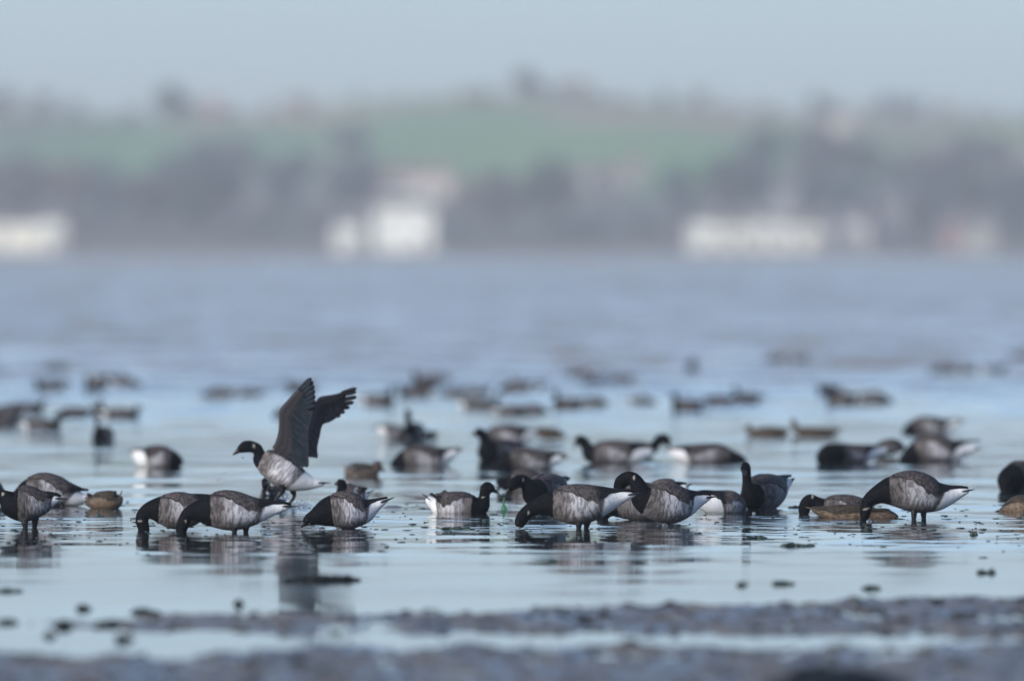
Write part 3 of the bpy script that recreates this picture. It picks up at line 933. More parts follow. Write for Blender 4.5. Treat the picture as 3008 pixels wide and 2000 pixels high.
    bird('feeding goose with both legs clear of the belly and its tail held high and pale', 'R5', 1243,
         [(596, 1248, 24), (608, 1205, 42), (618, 1150, 46), (640, 1095, 52), (700, 1055, 70), (780, 1030, 104), (870, 1022, 135), (970, 1028, 156), (1070, 1050, 146), (1165, 1068, 112), (1260, 1058, 72), (1340, 1038, 40), (1405, 1026, 14)],
         5.25, 9.35, bill=(562, 1243), legs=[(985, 1165, 982, -0.03), (1058, 1165, 1062, 0.03)], collar=(618, 1160, 26, 9, -0.6))
    bird('goose cut by the frame edge, curled round with its black breast to the camera', 'R5', 1027,
         [(1690, 1060, 40, -140), (1680, 1010, 50, -130), (1690, 965, 78, -100), (1715, 940, 100, -50), (1770, 925, 120, 40), (1840, 925, 125, 150), (1920, 935, 100, 260), (1990, 940, 50, 340), (2040, 935, 12, 380)], 3.6, 6.3, eye=False)
    bird('rusty brown duck bowed to the water at the frame edge below the curled goose', 'R5', 1180,
         [(1635, 1182, 12), (1665, 1170, 26), (1710, 1160, 52), (1780, 1150, 84), (1870, 1150, 92), (1960, 1150, 80), (2030, 1140, 40), (2070, 1130, 12)], 0.8, 6.0, bill=(1600, 1182), kind='duck')

    # ---- the winged goose
    g5 = bird('goose with both wings raised, running up off the water in a splash', 'R2', 1150,
              [(262, 714, 24), (288, 698, 38), (320, 684, 47), (362, 684, 46), (402, 700, 44), (422, 735, 44), (432, 776, 64), (470, 797, 100), (530, 825, 121), (600, 868, 130), (670, 912, 117), (740, 942, 87), (810, 960, 58), (870, 966, 34), (925, 968, 12)],
              6.3, 10.6, bill=(219, 746), wings=False, pale=1.6, legs=[(598, 985, 562, -0.035), (690, 1010, 690, 0.035)], collar=(382, 678, 8, 20, 0.3))
    # its lower legs are bent back: rebuild them as jointed limbs
    for ch in list(g5.children):
        if ch.name.startswith('leg'):
            bpy.data.objects.remove(ch)
    ox, oy, k = REG['R2']; Dg = g5.location[1]; mg = Dg / F_PX / k
    def GP(x, y, d=0.0):
        return np.array([wx(ox + x / k, Dg) - g5.location[0], d * mg, (1150 - y) * mg])
    for pts in ([(600, 970, -55), (602, 1012, -55), (585, 1050, -55), (556, 1085, -55), (545, 1160, -55)],
                [(672, 990, 45), (682, 1030, 45), (690, 1062, 45), (672, 1098, 45), (645, 1128, 45)]):
        S, _ = cr([GP(*p) for p in pts], 5)
        rr = np.interp(np.linspace(0, 1, len(S)), [0, 0.25, 0.5, 0.8, 1], [0.022, 0.017, 0.009, 0.0085, 0.007])
        V, Fc = tube(S, rr, 10)
        foot = GP(*pts[-1])
        V2, F2 = uv_ball(foot, 0.012, 8, 5, (2.4, 1.6, 0.5))
        V, Fc = join([(V, Fc), (V2, F2)])
        mesh_obj('leg', V, Fc, M_LEG, g5)

    def raised_wing(L, Tr, tips, droot, dtip, mat, name='wing'):
        Ls, _ = cr(L, 8); Ts, _ = cr(Tr, 8)
        n = 64
        def rs(A):
            s = np.concatenate([[0], np.cumsum(np.linalg.norm(np.diff(A, axis=0), axis=1))]); s /= s[-1]
            return np.stack([np.interp(np.linspace(0, 1, n), s, A[:, i]) for i in range(2)], 1)
        Ls, Ts = rs(Ls), rs(Ts)
        MJ = 14
        V, AT, Fc = [], [], []
        for side in (1, -1):
            for i in range(n):
                t = i / (n - 1)
                fth = (t * 26) % 1.0
                ext = 1.0 - 0.035 * abs(fth - 0.5) * 2
                for j in range(MJ):
                    f = j / (MJ - 1)
                    q = Ls[i] * (1 - f * ext) + Ts[i] * f * ext
                    thick = (0.016 * (1 - t * 0.6)) * (math.sqrt(max(f, 0)) * (1 - f) * 1.6) + 0.0012
                    camber = 28 * math.sin(math.pi * f) * (1 - 0.5 * t) + 3.0 * math.sin(fth * math.pi) * f
                    d = droot + (dtip - droot) * t + camber
                    p = GP(q[0], q[1], d)
                    p[1] += side * thick
                    V.append(p); AT.append((t, f, side))
        off = n * MJ
        for i in range(n - 1):
            for j in range(MJ - 1):
                q4 = (i * MJ + j, i * MJ + j + 1, (i + 1) * MJ + j + 1, (i + 1) * MJ + j)
                Fc.append(q4); Fc.append(tuple(x + off for x in q4[::-1]))
            for j in (0, MJ - 1):
                Fc.append((i * MJ + j, (i + 1) * MJ + j, (i + 1) * MJ + j + off, i * MJ + j + off))
        for i in (0, n - 1):
            for j in range(MJ - 1):
                Fc.append((i * MJ + j, i * MJ + j + 1, i * MJ + j + 1 + off, i * MJ + j + off))
        w = mesh_obj(name, V, Fc, mat, g5)
        set_vec(w.data, 'bc', AT)
        # outer flight feathers as separate blades
        V, Fc, AT = [], [], []
        for a, (bx, by, tx, ty, wd) in enumerate(tips):
            tp = np.array([tx, ty], float); b = tp + (np.array([bx, by]) - tp) * 0.52; dv = unit(tp - b); nv = np.array([-dv[1], dv[0]])
            m0 = len(V); K = 12
            for i in range(K):
                s = i / (K - 1)
                c = b + (tp - b) * s
                ww = wd * (0.7 + 0.5 * math.sin(math.pi * s * 0.8)) * (1 if s < 0.75 else max(0.06, math.sqrt(max(0, 1 - ((s - 0.75) / 0.25) ** 2))))
                for q, (o, h) in enumerate(((-1, 0), (0, 1), (1, 0), (0, -1))):
                    p = GP(*(c + nv * ww * o), dtip * 0.97 + a * 3 * np.sign(dtip or 1) + h * 2)
                    V.append(p); AT.append((21.75 / 26 + 0.007 * o, 0.75 + 0.02 * o, a))
            for i in range(K - 1):
                for q in range(4):
                    z_ = (q + 1) % 4
                    Fc.append((m0 + i * 4 + q, m0 + i * 4 + z_, m0 + (i + 1) * 4 + z_, m0 + (i + 1) * 4 + q))
            Fc.append((m0, m0 + 1, m0 + 2, m0 + 3)); e = m0 + (K - 1) * 4; Fc.append((e + 3, e + 2, e + 1, e))
        f = mesh_obj('flight_feathers', V, Fc, mat, w)
        set_vec(f.data, 'bc', AT)

    def spread_material(name, cov, flight):
        t = NT(name, 0.6, 0.12)
        tt, f, s = t.sep(t.attr('bc').outputs['Vector'])[0:3]
        # feather shafts fan out from the front edge; coverts lie in rows
        ph = t.math('MULTIPLY', tt, 26 * 2 * math.pi)
        st = t.math('MULTIPLY', t.math('ADD', t.math('SINE', ph), 1.0), 0.5)
        n = t.noise(t.comb(t.math('MULTIPLY', tt, 30), t.math('MULTIPLY', f, 4), s), 1.0, 3)
        isf = t.ramp(t.math('ADD', f, t.math('ADD', t.math('MULTIPLY', tt, 0.25), t.math('MULTIPLY', t.math('SUBTRACT', n, 0.5), 0.12))), 0.42, 0.56)
        lite = tuple(min(1, c * 1.7) for c in cov)
        a = t.mix(n, cov, lite)
        rows = t.ramp(t.math('SINE', t.math('ADD', t.math('MULTIPLY', f, 38), t.math('MULTIPLY', n, 4))), 0.2, 0.9, 0, 0.5)
        a = t.mix(rows, a, tuple(c * 0.55 for c in cov))
        b = t.mix(t.math('MULTIPLY', t.ramp(st, 0.80, 1.0), t.ramp(n, 0.42, 0.65)), flight, tuple(min(1, c * 3.0 + 0.02) for c in flight))
        t.inp(t.b.inputs['Base Color'], t.mix(isf, a, b))
        bump = t.n('Bump'); bump.inputs['Strength'].default_value = 0.2; bump.inputs['Distance'].default_value = 0.002
        t.inp(bump.inputs['Height'], t.math('MULTIPLY', st, f)); t.inp(t.b.inputs['Normal'], bump.outputs[0])
        return t.m

    m_near = spread_material("underwing_feathers", (0.036, 0.034, 0.041), (0.015, 0.021, 0.031))
    m_far = spread_material("upperwing_feathers", (0.040, 0.032, 0.034), (0.018, 0.016, 0.020))
    raised_wing([(520, 690), (548, 645), (572, 560), (578, 470), (580, 405), (602, 368), (640, 328), (690, 275), (745, 228), (790, 190), (818, 165)],
                [(730, 862), (768, 842), (806, 838), (808, 745), (804, 640), (806, 560), (822, 490), (842, 410), (848, 340), (842, 290), (828, 240)],
                [(640, 330, 834, 150, 17), (665, 320, 848, 176, 17), (690, 325, 857, 208, 18), (710, 340, 861, 244, 19), (725, 360, 863, 284, 20), (740, 385, 862, 322, 20), (745, 410, 858, 362, 20)],
                -60, -560, m_near)
    raised_wing([(640, 690), (730, 560), (800, 450), (845, 350), (880, 308), (940, 295), (1000, 285), (1050, 272), (1080, 265)],
                [(700, 770), (780, 768), (842, 774), (872, 774), (866, 700), (884, 610), (905, 525), (958, 505), (1015, 468), (1060, 425), (1080, 380)],
                [(930, 305, 1166, 243, 13), (935, 325, 1164, 268, 12), (935, 350, 1166, 308, 14), (930, 375, 1144, 350, 14), (925, 400, 1112, 388, 14), (915, 420, 1075, 425, 14), (905, 440, 1040, 455, 14)],
                60, 520, m_far)

    # weed in the bill of the bowed goose
    Dw = dist(1050 + 1165 / 2.613); 
    def WP(x, y): return ((wx(1200 + x / 2.613, Dw) - wx(1200 + 733 / 2.613, Dw)), 0, (1160 - y) / 2.613 * Dw / F_PX)
    S1, _ = cr([WP(735, 1062), WP(731, 1085), WP(728, 1110), WP(734, 1135), WP(738, 1162)], 4)
    S2, _ = cr([WP(733, 1085), WP(727, 1115), WP(720, 1140), WP(718, 1160)], 4)
    S3, _ = cr([WP(733, 1100), WP(737, 1125), WP(747, 1145), WP(752, 1162)], 4)
    V, Fc = join([tube(S1, np.linspace(0.003, 0.006, len(S1)), 6, 0.5), tube(S2, np.linspace(0.002, 0.005, len(S2)), 6, 0.5), tube(S3, np.linspace(0.002, 0.005, len(S3)), 6, 0.5)])
    tag(mesh_obj('eelgrass_strand', V, Fc, M_GREEN, loc=(wx(1200 + 733 / 2.613, Dw), Dw - 200 / 2.613 * Dw / F_PX, 0)), 'bright green weed strand hanging from a bowed goose bill to the water', 'seaweed')

    # ---- blurred middle rows
    mv = 0.009
    G2 = 'geese in the blurred rows behind'
    bird('blurred goose feeding alone with its round black breast away from the winged goose', 'R1', 840,
         [(1392, 830, 30), (1365, 805, 50), (1320, 785, 74), (1250, 778, 95), (1170, 775, 96), (1100, 770, 76), (1050, 745, 42), (1010, 725, 14)], 2.25, 4.6, vox=mv, eye=False, group=G2)
    bird('small dark brown duck swimming behind the splash of the winged goose', 'R2', 905,
         [(1352, 838, 24), (1330, 826, 40), (1318, 855, 38), (1295, 875, 48), (1230, 880, 62), (1160, 878, 64), (1110, 868, 52), (1085, 850, 22)], 2.7, 6.2, bill=(1388, 880), kind='teal', vox=mv, eye=False)
    bird('blurred low goose feeding between the small brown duck and the middle cluster', 'R3', 826,
         [(-135, 830, 24), (-90, 810, 46), (-40, 790, 74), (40, 775, 95), (130, 775, 98), (210, 775, 88), (280, 760, 64), (340, 735, 34), (400, 710, 10)], 2.2, 5.8, vox=mv, eye=False, group=G2)
    bird('blurred goose with raised head at the end of the middle cluster, black breast towards us', 'R3', 790,
         [(515, 590, 30, -20), (545, 578, 42, -10), (575, 605, 42, 0), (590, 660, 50, 0), (600, 720, 80, 20), (650, 735, 100, 90), (730, 740, 108, 190), (810, 735, 90, 280), (870, 710, 50, 350)], 4.5, 7.2, bill=(475, 592), vox=mv, eye=False, group=G2)
    bird('goose stretched out behind the raised head goose, its white rear in the open', 'R3', 662,
         [(560, 650, 40), (610, 620, 60), (680, 600, 76), (760, 598, 84), (830, 600, 78), (900, 598, 58), (960, 590, 30), (1000, 585, 10)], 1.3, 4.7, vox=mv, eye=False, group=G2)
    bird('low reddish brown duck behind the white rear of the middle cluster', 'R3', 640,
         [(1200, 600, 22), (1160, 592, 30), (1110, 588, 42), (1060, 585, 46), (1010, 580, 40), (970, 575, 20)], 0.9, 4.5, kind='teal', vox=mv, eye=False)
    bird('goose feeding in front of the middle cluster, head under and black tail raised', 'R3', 856,
         [(625, 862, 24), (690, 832, 50), (760, 800, 74), (850, 785, 92), (950, 795, 92), (1040, 800, 78), (1110, 785, 52), (1170, 770, 26), (1210, 765, 8)], 2.35, 5.7, vox=mv, eye=False, group=G2)
    bird('side on goose with raised head beyond the cluster, white rear under black wing', 'R4', 815,
         [(-20, 650, 30), (10, 636, 42), (40, 650, 42), (65, 695, 46), (90, 735, 66), (160, 742, 92), (260, 738, 100), (370, 738, 92), (460, 740, 70), (530, 730, 42), (580, 715, 12)], 4.5, 7.4, bill=(-45, 690), vox=mv, eye=False, group=G2)
    bird('goose with arched black neck and head over the meeting point of two white rears', 'R4', 765,
         [(690, 665, 26), (665, 630, 42), (625, 625, 40), (590, 665, 38), (560, 700, 48), (500, 715, 66), (420, 720, 72), (340, 725, 60), (270, 720, 24)], 4.2, 7.2, bill=(702, 692), vox=mv, eye=False, group=G2)
    bird('long low goose feeding away from the cluster, pointed black breast on the water', 'R4', 800,
         [(1290, 805, 18), (1240, 775, 34), (1170, 760, 52), (1080, 745, 76), (980, 745, 80), (880, 748, 78), (800, 745, 64), (740, 735, 40), (680, 715, 14)], 2.15, 5.6, vox=mv, eye=False, group=G2)
    bird('brown duck with a raised round head, leading a low pair of ducks', 'F5', 1100,
         [(360, 990, 30), (380, 1000, 42), (405, 1040, 44), (470, 1068, 56), (580, 1062, 66), (700, 1062, 64), (790, 1058, 46), (850, 1040, 16)], 2.3, 6.0, bill=(325, 1020), kind='teal', vox=mv, eye=False)
    bird('brown duck with its head up, following behind in a low pair of ducks', 'F5', 1095,
         [(885, 930, 26), (905, 930, 36), (912, 970, 34), (935, 1025, 42), (1040, 1060, 60), (1160, 1062, 62), (1290, 1060, 52), (1390, 1045, 30), (1450, 1025, 12)], 2.9, 6.6, bill=(865, 950), kind='teal', vox=mv, eye=False)
    bird('goose with a black ball of a breast turned to us, body stretched out behind', 'F5', 1412,
         [(1225, 1420, 50, -160), (1240, 1350, 90, -130), (1310, 1310, 122, -80), (1420, 1310, 125, 20), (1560, 1320, 118, 120), (1700, 1315, 108, 200), (1830, 1300, 78, 260), (1940, 1275, 46, 310), (2030, 1250, 14, 350)], 3.05, 5.2, vox=mv, eye=False, group=G2)
    bird('rounded brown goose back behind the rear of the black ball goose', 'F5', 1330,
         [(1840, 1330, 40), (1900, 1270, 70), (1990, 1230, 90), (2080, 1225, 85), (2140, 1240, 55), (2180, 1260, 20)], 0.1, 5.5, vox=mv, eye=False, tail=False, group=G2, dull=True)
    bird('farther of two overlapping feeding geese near the frame edge', 'F6', 1062,
         [(560, 1070, 30), (620, 1035, 60), (700, 1000, 88), (800, 980, 104), (900, 985, 106), (1000, 990, 92), (1090, 980, 66), (1180, 955, 38), (1260, 935, 12)], 2.0, 5.6, vox=mv, eye=False, group=G2)
    bird('nearer of two overlapping feeding geese near the frame edge, tail pointing past the frame', 'F6', 1385,
         [(530, 1395, 34), (600, 1350, 70), (690, 1300, 116), (800, 1260, 150), (920, 1250, 160), (1040, 1270, 150), (1150, 1280, 118), (1260, 1265, 82), (1370, 1248, 44), (1460, 1245, 12)], 2.4, 6.1, vox=mv, eye=False, group=G2, raised=0.04)
    bird('goose swimming with head held high between a low bird and the geese behind', 'F3', 1128,
         [(370, 830, 34, -60), (385, 830, 44, -40), (388, 880, 40, -20), (392, 940, 46, 0), (400, 1000, 72, 20), (430, 1040, 90, 90), (480, 1050, 92, 180), (520, 1050, 70, 260), (550, 1040, 20, 330)], 4.5, 7.0, bill=(360, 850, -90), vox=mv, eye=False, group=G2)
    bird('goose with its white rear and dark wing trailing behind the high headed goose', 'F3', 1130,
         [(380, 1110, 40), (330, 1080, 56), (260, 1060, 72), (180, 1050, 74), (110, 1040, 62), (50, 1025, 40), (0, 1020, 12)], 0.8, 3.6, vox=mv, eye=False, group=G2)
    bird('low goose with its dark head laid on the water beside the high headed goose', 'F3', 1118,
         [(730, 1095, 26), (690, 1080, 42), (640, 1085, 42), (580, 1085, 50), (510, 1085, 60), (450, 1080, 50), (400, 1070, 20)], 3.2, 5.5, vox=mv, eye=False, group=G2)
    bird('goose sitting breast on to the camera with its neck straight up, alone on pale water', 'F1', 1145,
         [(1105, 872, 20, -40), (1112, 874, 26, -20), (1115, 920, 20, -10), (1120, 975, 26, 0), (1125, 1040, 56, 10), (1140, 1100, 98, 40), (1175, 1115, 122, 110), (1225, 1108, 104, 190), (1275, 1085, 40, 270)], 4.9, 7.2, bill=(1095, 885, -100), vox=mv, eye=False, group=G2)

    # ---- prototypes for the far, strongly blurred birds, then copies of them
    G3 = 'brent geese in the farthest blurred rows'
    fv = 0.013
    def P0(px, wl, spine, lab, **kw):
        # spine in units of 0.65 mm around (px, wl)
        k_ = 2.613 * dist(wl) / 60.0
        sp = [(px + s[0] / k_, wl + s[1] / k_, s[2] / k_, (s[3] if len(s) > 3 else 0) / k_) for s in spine]
        b = kw.pop('bill', None)
        if b: kw['bill'] = (px + b[0] / k_, wl + b[1] / k_)
        return bird(lab, 'S', wl, sp, vox=fv, eye=False, group=G3, dull=True, **kw)
    FEED = [(-250, 10, 26), (-215, -15, 42), (-160, -38, 54), (-90, -58, 80), (0, -66, 96), (110, -66, 92), (220, -68, 64), (320, -82, 34), (400, -90, 12)]
    SWIM = [(-268, -165, 38), (-245, -162, 42), (-222, -115, 38), (-212, -62, 55), (-170, -42, 85), (-60, -45, 98), (60, -50, 95), (150, -65, 72), (230, -85, 40), (300, -100, 12)]
    UPR = [(-178, -262, 36), (-158, -258, 42), (-146, -200, 36), (-146, -130, 44), (-130, -75, 80), (-60, -60, 105), (60, -60, 108), (160, -75, 80), (250, -95, 42), (320, -110, 12)]
    FRONT = [(0, -205, 38, -170), (0, -200, 42, -140), (4, -140, 38, -120), (5, -80, 62, -110), (0, -55, 92, -60), (0, -55, 108, 60), (5, -65, 95, 170), (12, -90, 44, 270), (20, -105, 12, 330)]
    feed = P0(1510, 1150, FEED, 'far goose feeding with back humped, alone over the gap in the middle cluster', sb=2.9, sw=6.3)
    swim = P0(1225, 1165, SWIM, 'far goose swimming, head just under the darkest pair of heads', sb=4.0, sw=7.4, bill=(-330, -145))
    upr = P0(2470, 1188, UPR, 'dark goose with upright neck, the clearest bird of the far rows', sb=4.0, sw=7.5, bill=(-235, -245))
    front = P0(2033, 1090, FRONT, 'single round dark goose facing the camera, alone in the far water', sb=4.2, sw=7.0)
    FL = math.pi
    for src, px, wl, rot, s, lab in [
        (feed, 645, 1166, FL * 0, 0.95, 'flat dark goose by itself between the frame edge birds and the raised wing'),
        (feed, 735, 1163, 0.3, 0.7, 'low shape of a goose joined to the tail of the flat dark goose'),
        (swim, 880, 1150, 0.4, 0.9, 'faint far goose showing on both sides of the raised wing tips'),
        (feed, 835, 1225, 0.9, 0.8, 'faint goose whose edge shows in front of the bend of the raised wing'),
        (upr, 1115, 1190, FL, 1.0, 'far goose with its neck up beyond the tip of the spread far wing'),
        (upr, 1245, 1140, 0.5, 1.0, 'darkest headed goose of the far middle row, neck up'),
        (feed, 1290, 1118, FL, 0.8, 'pale blurred goose back touching the darkest head of the far middle row'),
        (feed, 1335, 1162, 0, 0.8, 'greyish low goose filling the far middle row'),
        (swim, 1405, 1158, FL, 0.8, 'grey goose with a low head over the arched dark bird'),
        (swim, 1415, 1200, FL, 1.05, 'goose whose neck makes a dark arch to the water, far middle row'),
        (feed, 1500, 1216, FL, 0.8, 'goose under the dark arch, brownish on its side'),
        (feed, 1565, 1214, FL, 0.75, 'goose with a dipped neck behind the far wing of the middle cluster'),
        (swim, 1560, 1142, 0, 0.8, 'thin grey far goose above the two dipping ones'),
        (upr, 1665, 1200, 0.15, 0.95, 'pale flanked far goose with a thin neck straight up'),
        (feed, 1745, 1190, FL * 1.0, 0.75, 'bluish low goose behind the thin necked one'),
        (feed, 1700, 1105, 0, 0.8, 'farther back grey goose in a group of three blurs'),
        (feed, 1745, 1128, 0.4, 0.8, 'middle grey goose in a group of three blurs'),
        (feed, 1825, 1125, 0, 0.85, 'nearest grey goose in a group of three blurs'),
        (feed, 1885, 1186, FL, 0.75, 'short bluish goose lying low between two far groups'),
        (upr, 2015, 1205, 0.2, 1.0, 'goose with raised neck and dark breast at the head of a far line'),
        (feed, 2110, 1190, 0.1, 0.95, 'dark backed goose second in the far line'),
        (upr, 2190, 1182, 0.4, 0.95, 'goose with a faint raised neck at the tail of the far line'),
        (feed, 2280, 1065, 0, 0.85, 'blurred goose of the two farthest birds, the paler one'),
        (swim, 2345, 1062, FL, 0.9, 'blurred goose of the two farthest birds, the darker one'),
        (swim, 2432, 1160, 0.7, 0.85, 'grey goose half behind the clearest upright neck'),
        (feed, 2565, 1182, FL * 1.0, 1.0, 'dark goose with its tail up behind the clearest upright neck'),
        (feed, 2775, 1098, 0, 0.95, 'long grey blur of a goose near the frame edge, first of two'),
        (feed, 2830, 1096, FL, 0.85, 'grey goose joined to the first long grey blur'),
        (swim, 2920, 1092, FL, 0.85, 'short grey blur of a goose apart from the long one'),
        (feed, 3005, 1055, 0, 0.9, 'far goose cut by the frame edge at the top of the flock'),
        (swim, 145, 1145, 0.2, 1.0, 'grey goose under a paler one in the far corner of the flock'),
        (feed, 160, 1088, 0.3, 0.8, 'palest goose of the far corner of the flock'),
        (upr, 275, 1148, 0.9, 1.0, 'goose with a dark slanting neck in the far corner group'),
        (swim, 320, 1128, FL, 0.95, 'goose at the middle of the dark far corner group'),
        (feed, 370, 1135, FL, 0.9, 'goose stretching away at the end of the dark far corner group'),
        (feed, 15, 1222, 0.2, 1.0, 'reddish brown goose cut by the frame edge in the row above the sharp birds'),
        (feed, 5, 1252, 0.3, 0.8, 'dark lower goose cut by the frame edge in the row above the sharp birds'),
        (swim, 85, 1210, FL, 0.9, 'goose with a grey arched neck behind the blue white one'),
        (swim, 130, 1262, FL, 0.9, 'goose with dark arched neck and bluish white rear'),
        (feed, 215, 1225, 0.3, 0.9, 'brownish low goose between the dark arch and the lone upright neck'),
        (front, 292, 1218, 0.2, 0.85, 'faint goose head exactly behind the lone upright neck'),
        (swim, 360, 1228, FL, 0.95, 'goose with its dark back to the lone upright neck'),
    ]:
        copy_bird(src, px, wl, rot, s, lab, G3)

# ------------------------------------------------------------------ the far shore
def ground_row(px):      # row of the top of the hill for each column of the photograph
    return np.interp(px, [-3000, -800, 0, 250, 450, 650, 900, 1300, 1600, 2000, 2350, 2700, 3008, 3800, 6000],
                     [330, 300, 312, 335, 345, 340, 318, 292, 288, 305, 338, 345, 350, 330, 350])


D_SH, D_TOP = 1352.0, 1760.0
hx = np.linspace(-420, 420, 300); hy = np.concatenate([np.linspace(D_SH - 12, D_SH + 40, 16), np.linspace(D_SH + 55, D_TOP, 50), np.linspace(D_TOP + 30, D_TOP + 300, 8)])
HX, HY = np.meshgrid(hx, hy)
topz = wz(ground_row(HX / D_TOP * F_PX + 1504), D_TOP)
s_ = np.clip((HY - (D_SH + 25)) / (D_TOP - D_SH - 25), 0, 1)
prof = 0.35 + (topz - 0.35) * (s_ ** 0.85)
HZ = np.where(HY < D_SH + 25, -0.4 + (HY - D_SH + 12) / 37 * 0.75, prof)
HZ = HZ + (fbm(HX * 0.02, HY * 0.01, 3, 8) - 0.5) * 1.8 * s_
HZ = np.where(HY > D_TOP, topz - (HY - D_TOP) * 0.03, HZ)
# fields: greens and browns laid out in patches
PX = HX / HY * F_PX + 1504; PY = HOR - (HZ - CAM_H) / HY * F_PX
colr = np.empty(HX.shape + (3,)); colr[:] = (0.115, 0.15, 0.13)
def field(cx, cy, rx, ry, c, soft=0.35):
    d = np.sqrt(((PX - cx) / rx) ** 2 + ((PY - cy) / ry) ** 2)
    f = (1 - sstep(1 - soft, 1 + soft, d))[..., None]
    colr[:] = colr * (1 - f) + np.array(c) * f
patch = fbm(HX * 0.03, HY * 0.012, 2, 55)
colr[patch > 0.55] = (0.14, 0.12, 0.11)
field(100, 400, 260, 40, (0.11, 0.12, 0.10))
field(380, 455, 330, 75, (0.085, 0.16, 0.09), 0.7)
field(560, 345, 160, 28, (0.09, 0.17, 0.09))
field(780, 425, 180, 50, (0.08, 0.13, 0.09))
field(870, 330, 150, 26, (0.22, 0.15, 0.125))
field(1020, 322, 90, 20, (0.26, 0.23, 0.16))
field(1250, 320, 200, 18, (0.20, 0.18, 0.14))
field(1350, 410, 420, 80, (0.085, 0.155, 0.09), 0.7)
field(1720, 450, 520, 110, (0.105, 0.175, 0.085), 0.7)
field(2050, 520, 170, 80, (0.09, 0.19, 0.08), 0.6)
field(1780, 350, 200, 24, (0.22, 0.18, 0.15))
field(2130, 350, 160, 28, (0.22, 0.18, 0.15))
field(2310, 430, 120, 80, (0.09, 0.15, 0.08))
field(2600, 440, 200, 40, (0.11, 0.14, 0.09))
field(2950, 375, 190, 36, (0.11, 0.21, 0.09), 0.6)
field(2870, 450, 170, 50, (0.17, 0.12, 0.11))
sk = HOR - (topz - CAM_H) / D_TOP * F_PX
f_ = (sstep(46, 14, PY - sk) * (0.35 + 0.65 * sstep(0.4, 0.6, fbm(HX * 0.05 + 7, HY * 0.001, 2, 91))))[..., None]
colr[:] = colr * (1 - f_) + np.array((0.21, 0.17, 0.14)) * f_          # stubble and hedges along the skyline
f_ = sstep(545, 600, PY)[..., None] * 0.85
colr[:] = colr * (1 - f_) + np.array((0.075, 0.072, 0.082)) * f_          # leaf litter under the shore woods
flat = HY < D_SH + 26
colr[flat] = (0.30, 0.28, 0.25)
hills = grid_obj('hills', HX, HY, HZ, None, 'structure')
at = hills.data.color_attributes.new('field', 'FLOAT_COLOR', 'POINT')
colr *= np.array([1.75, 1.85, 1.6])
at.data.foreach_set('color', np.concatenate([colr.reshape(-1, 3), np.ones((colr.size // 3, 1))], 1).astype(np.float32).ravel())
t = NT("hillside_fields", 0.9, 0.1)
nn = t.noise(t.pos(), 0.35, 3)
mx = t.n('Mix', data_type='RGBA', blend_type='MULTIPLY'); t.inp(mx.inputs[0], 0.6); t.inp(mx.inputs[6], t.attr('field').outputs['Color']); t.inp(mx.inputs[7], t.mix(nn, (0.55, 0.55, 0.55), (1.3, 1.3, 1.3)))
t.inp(t.b.inputs['Base Color'], mx.outputs[2])
hills.data.materials.append(t.m)
grid_obj('distant_ground', np.array([[-900, 900], [-900, 900.]]), np.array([[1372, 1372], [2080, 2080.]]), np.full((2, 2), -0.6), t.m, 'structure')


def ground_z(x, y):
    i = np.clip(np.searchsorted(hy, y) - 1, 0, len(hy) - 2); j = np.clip(np.searchsorted(hx, x) - 1, 0, len(hx) - 2)
    fy = (y - hy[i]) / (hy[i + 1] - hy[i]); fx = (x - hx[j]) / (hx[j + 1] - hx[j])
    return float((HZ[i, j] * (1 - fx) + HZ[i, j + 1] * fx) * (1 - fy) + (HZ[i + 1, j] * (1 - fx) + HZ[i + 1, j + 1] * fx) * fy)


M_BARK = plain("grey_bark", (0.09, 0.08, 0.075), 0.9, 0.1, 3, 0.3)
M_CROWN = [plain("bare_winter_twigs", (0.12, 0.125, 0.135), 0.9, 0.1, 1.5, 0.4), plain("dark_evergreen_leaves", (0.045, 0.065, 0.06), 0.9, 0.1, 1.5, 0.4),
           plain("reddish_twigs", (0.19, 0.155, 0.14), 0.9, 0.1, 1.5, 0.4), plain("blue_grey_conifer_needles", (0.07, 0.095, 0.12), 0.9, 0.1, 1.5, 0.4)]


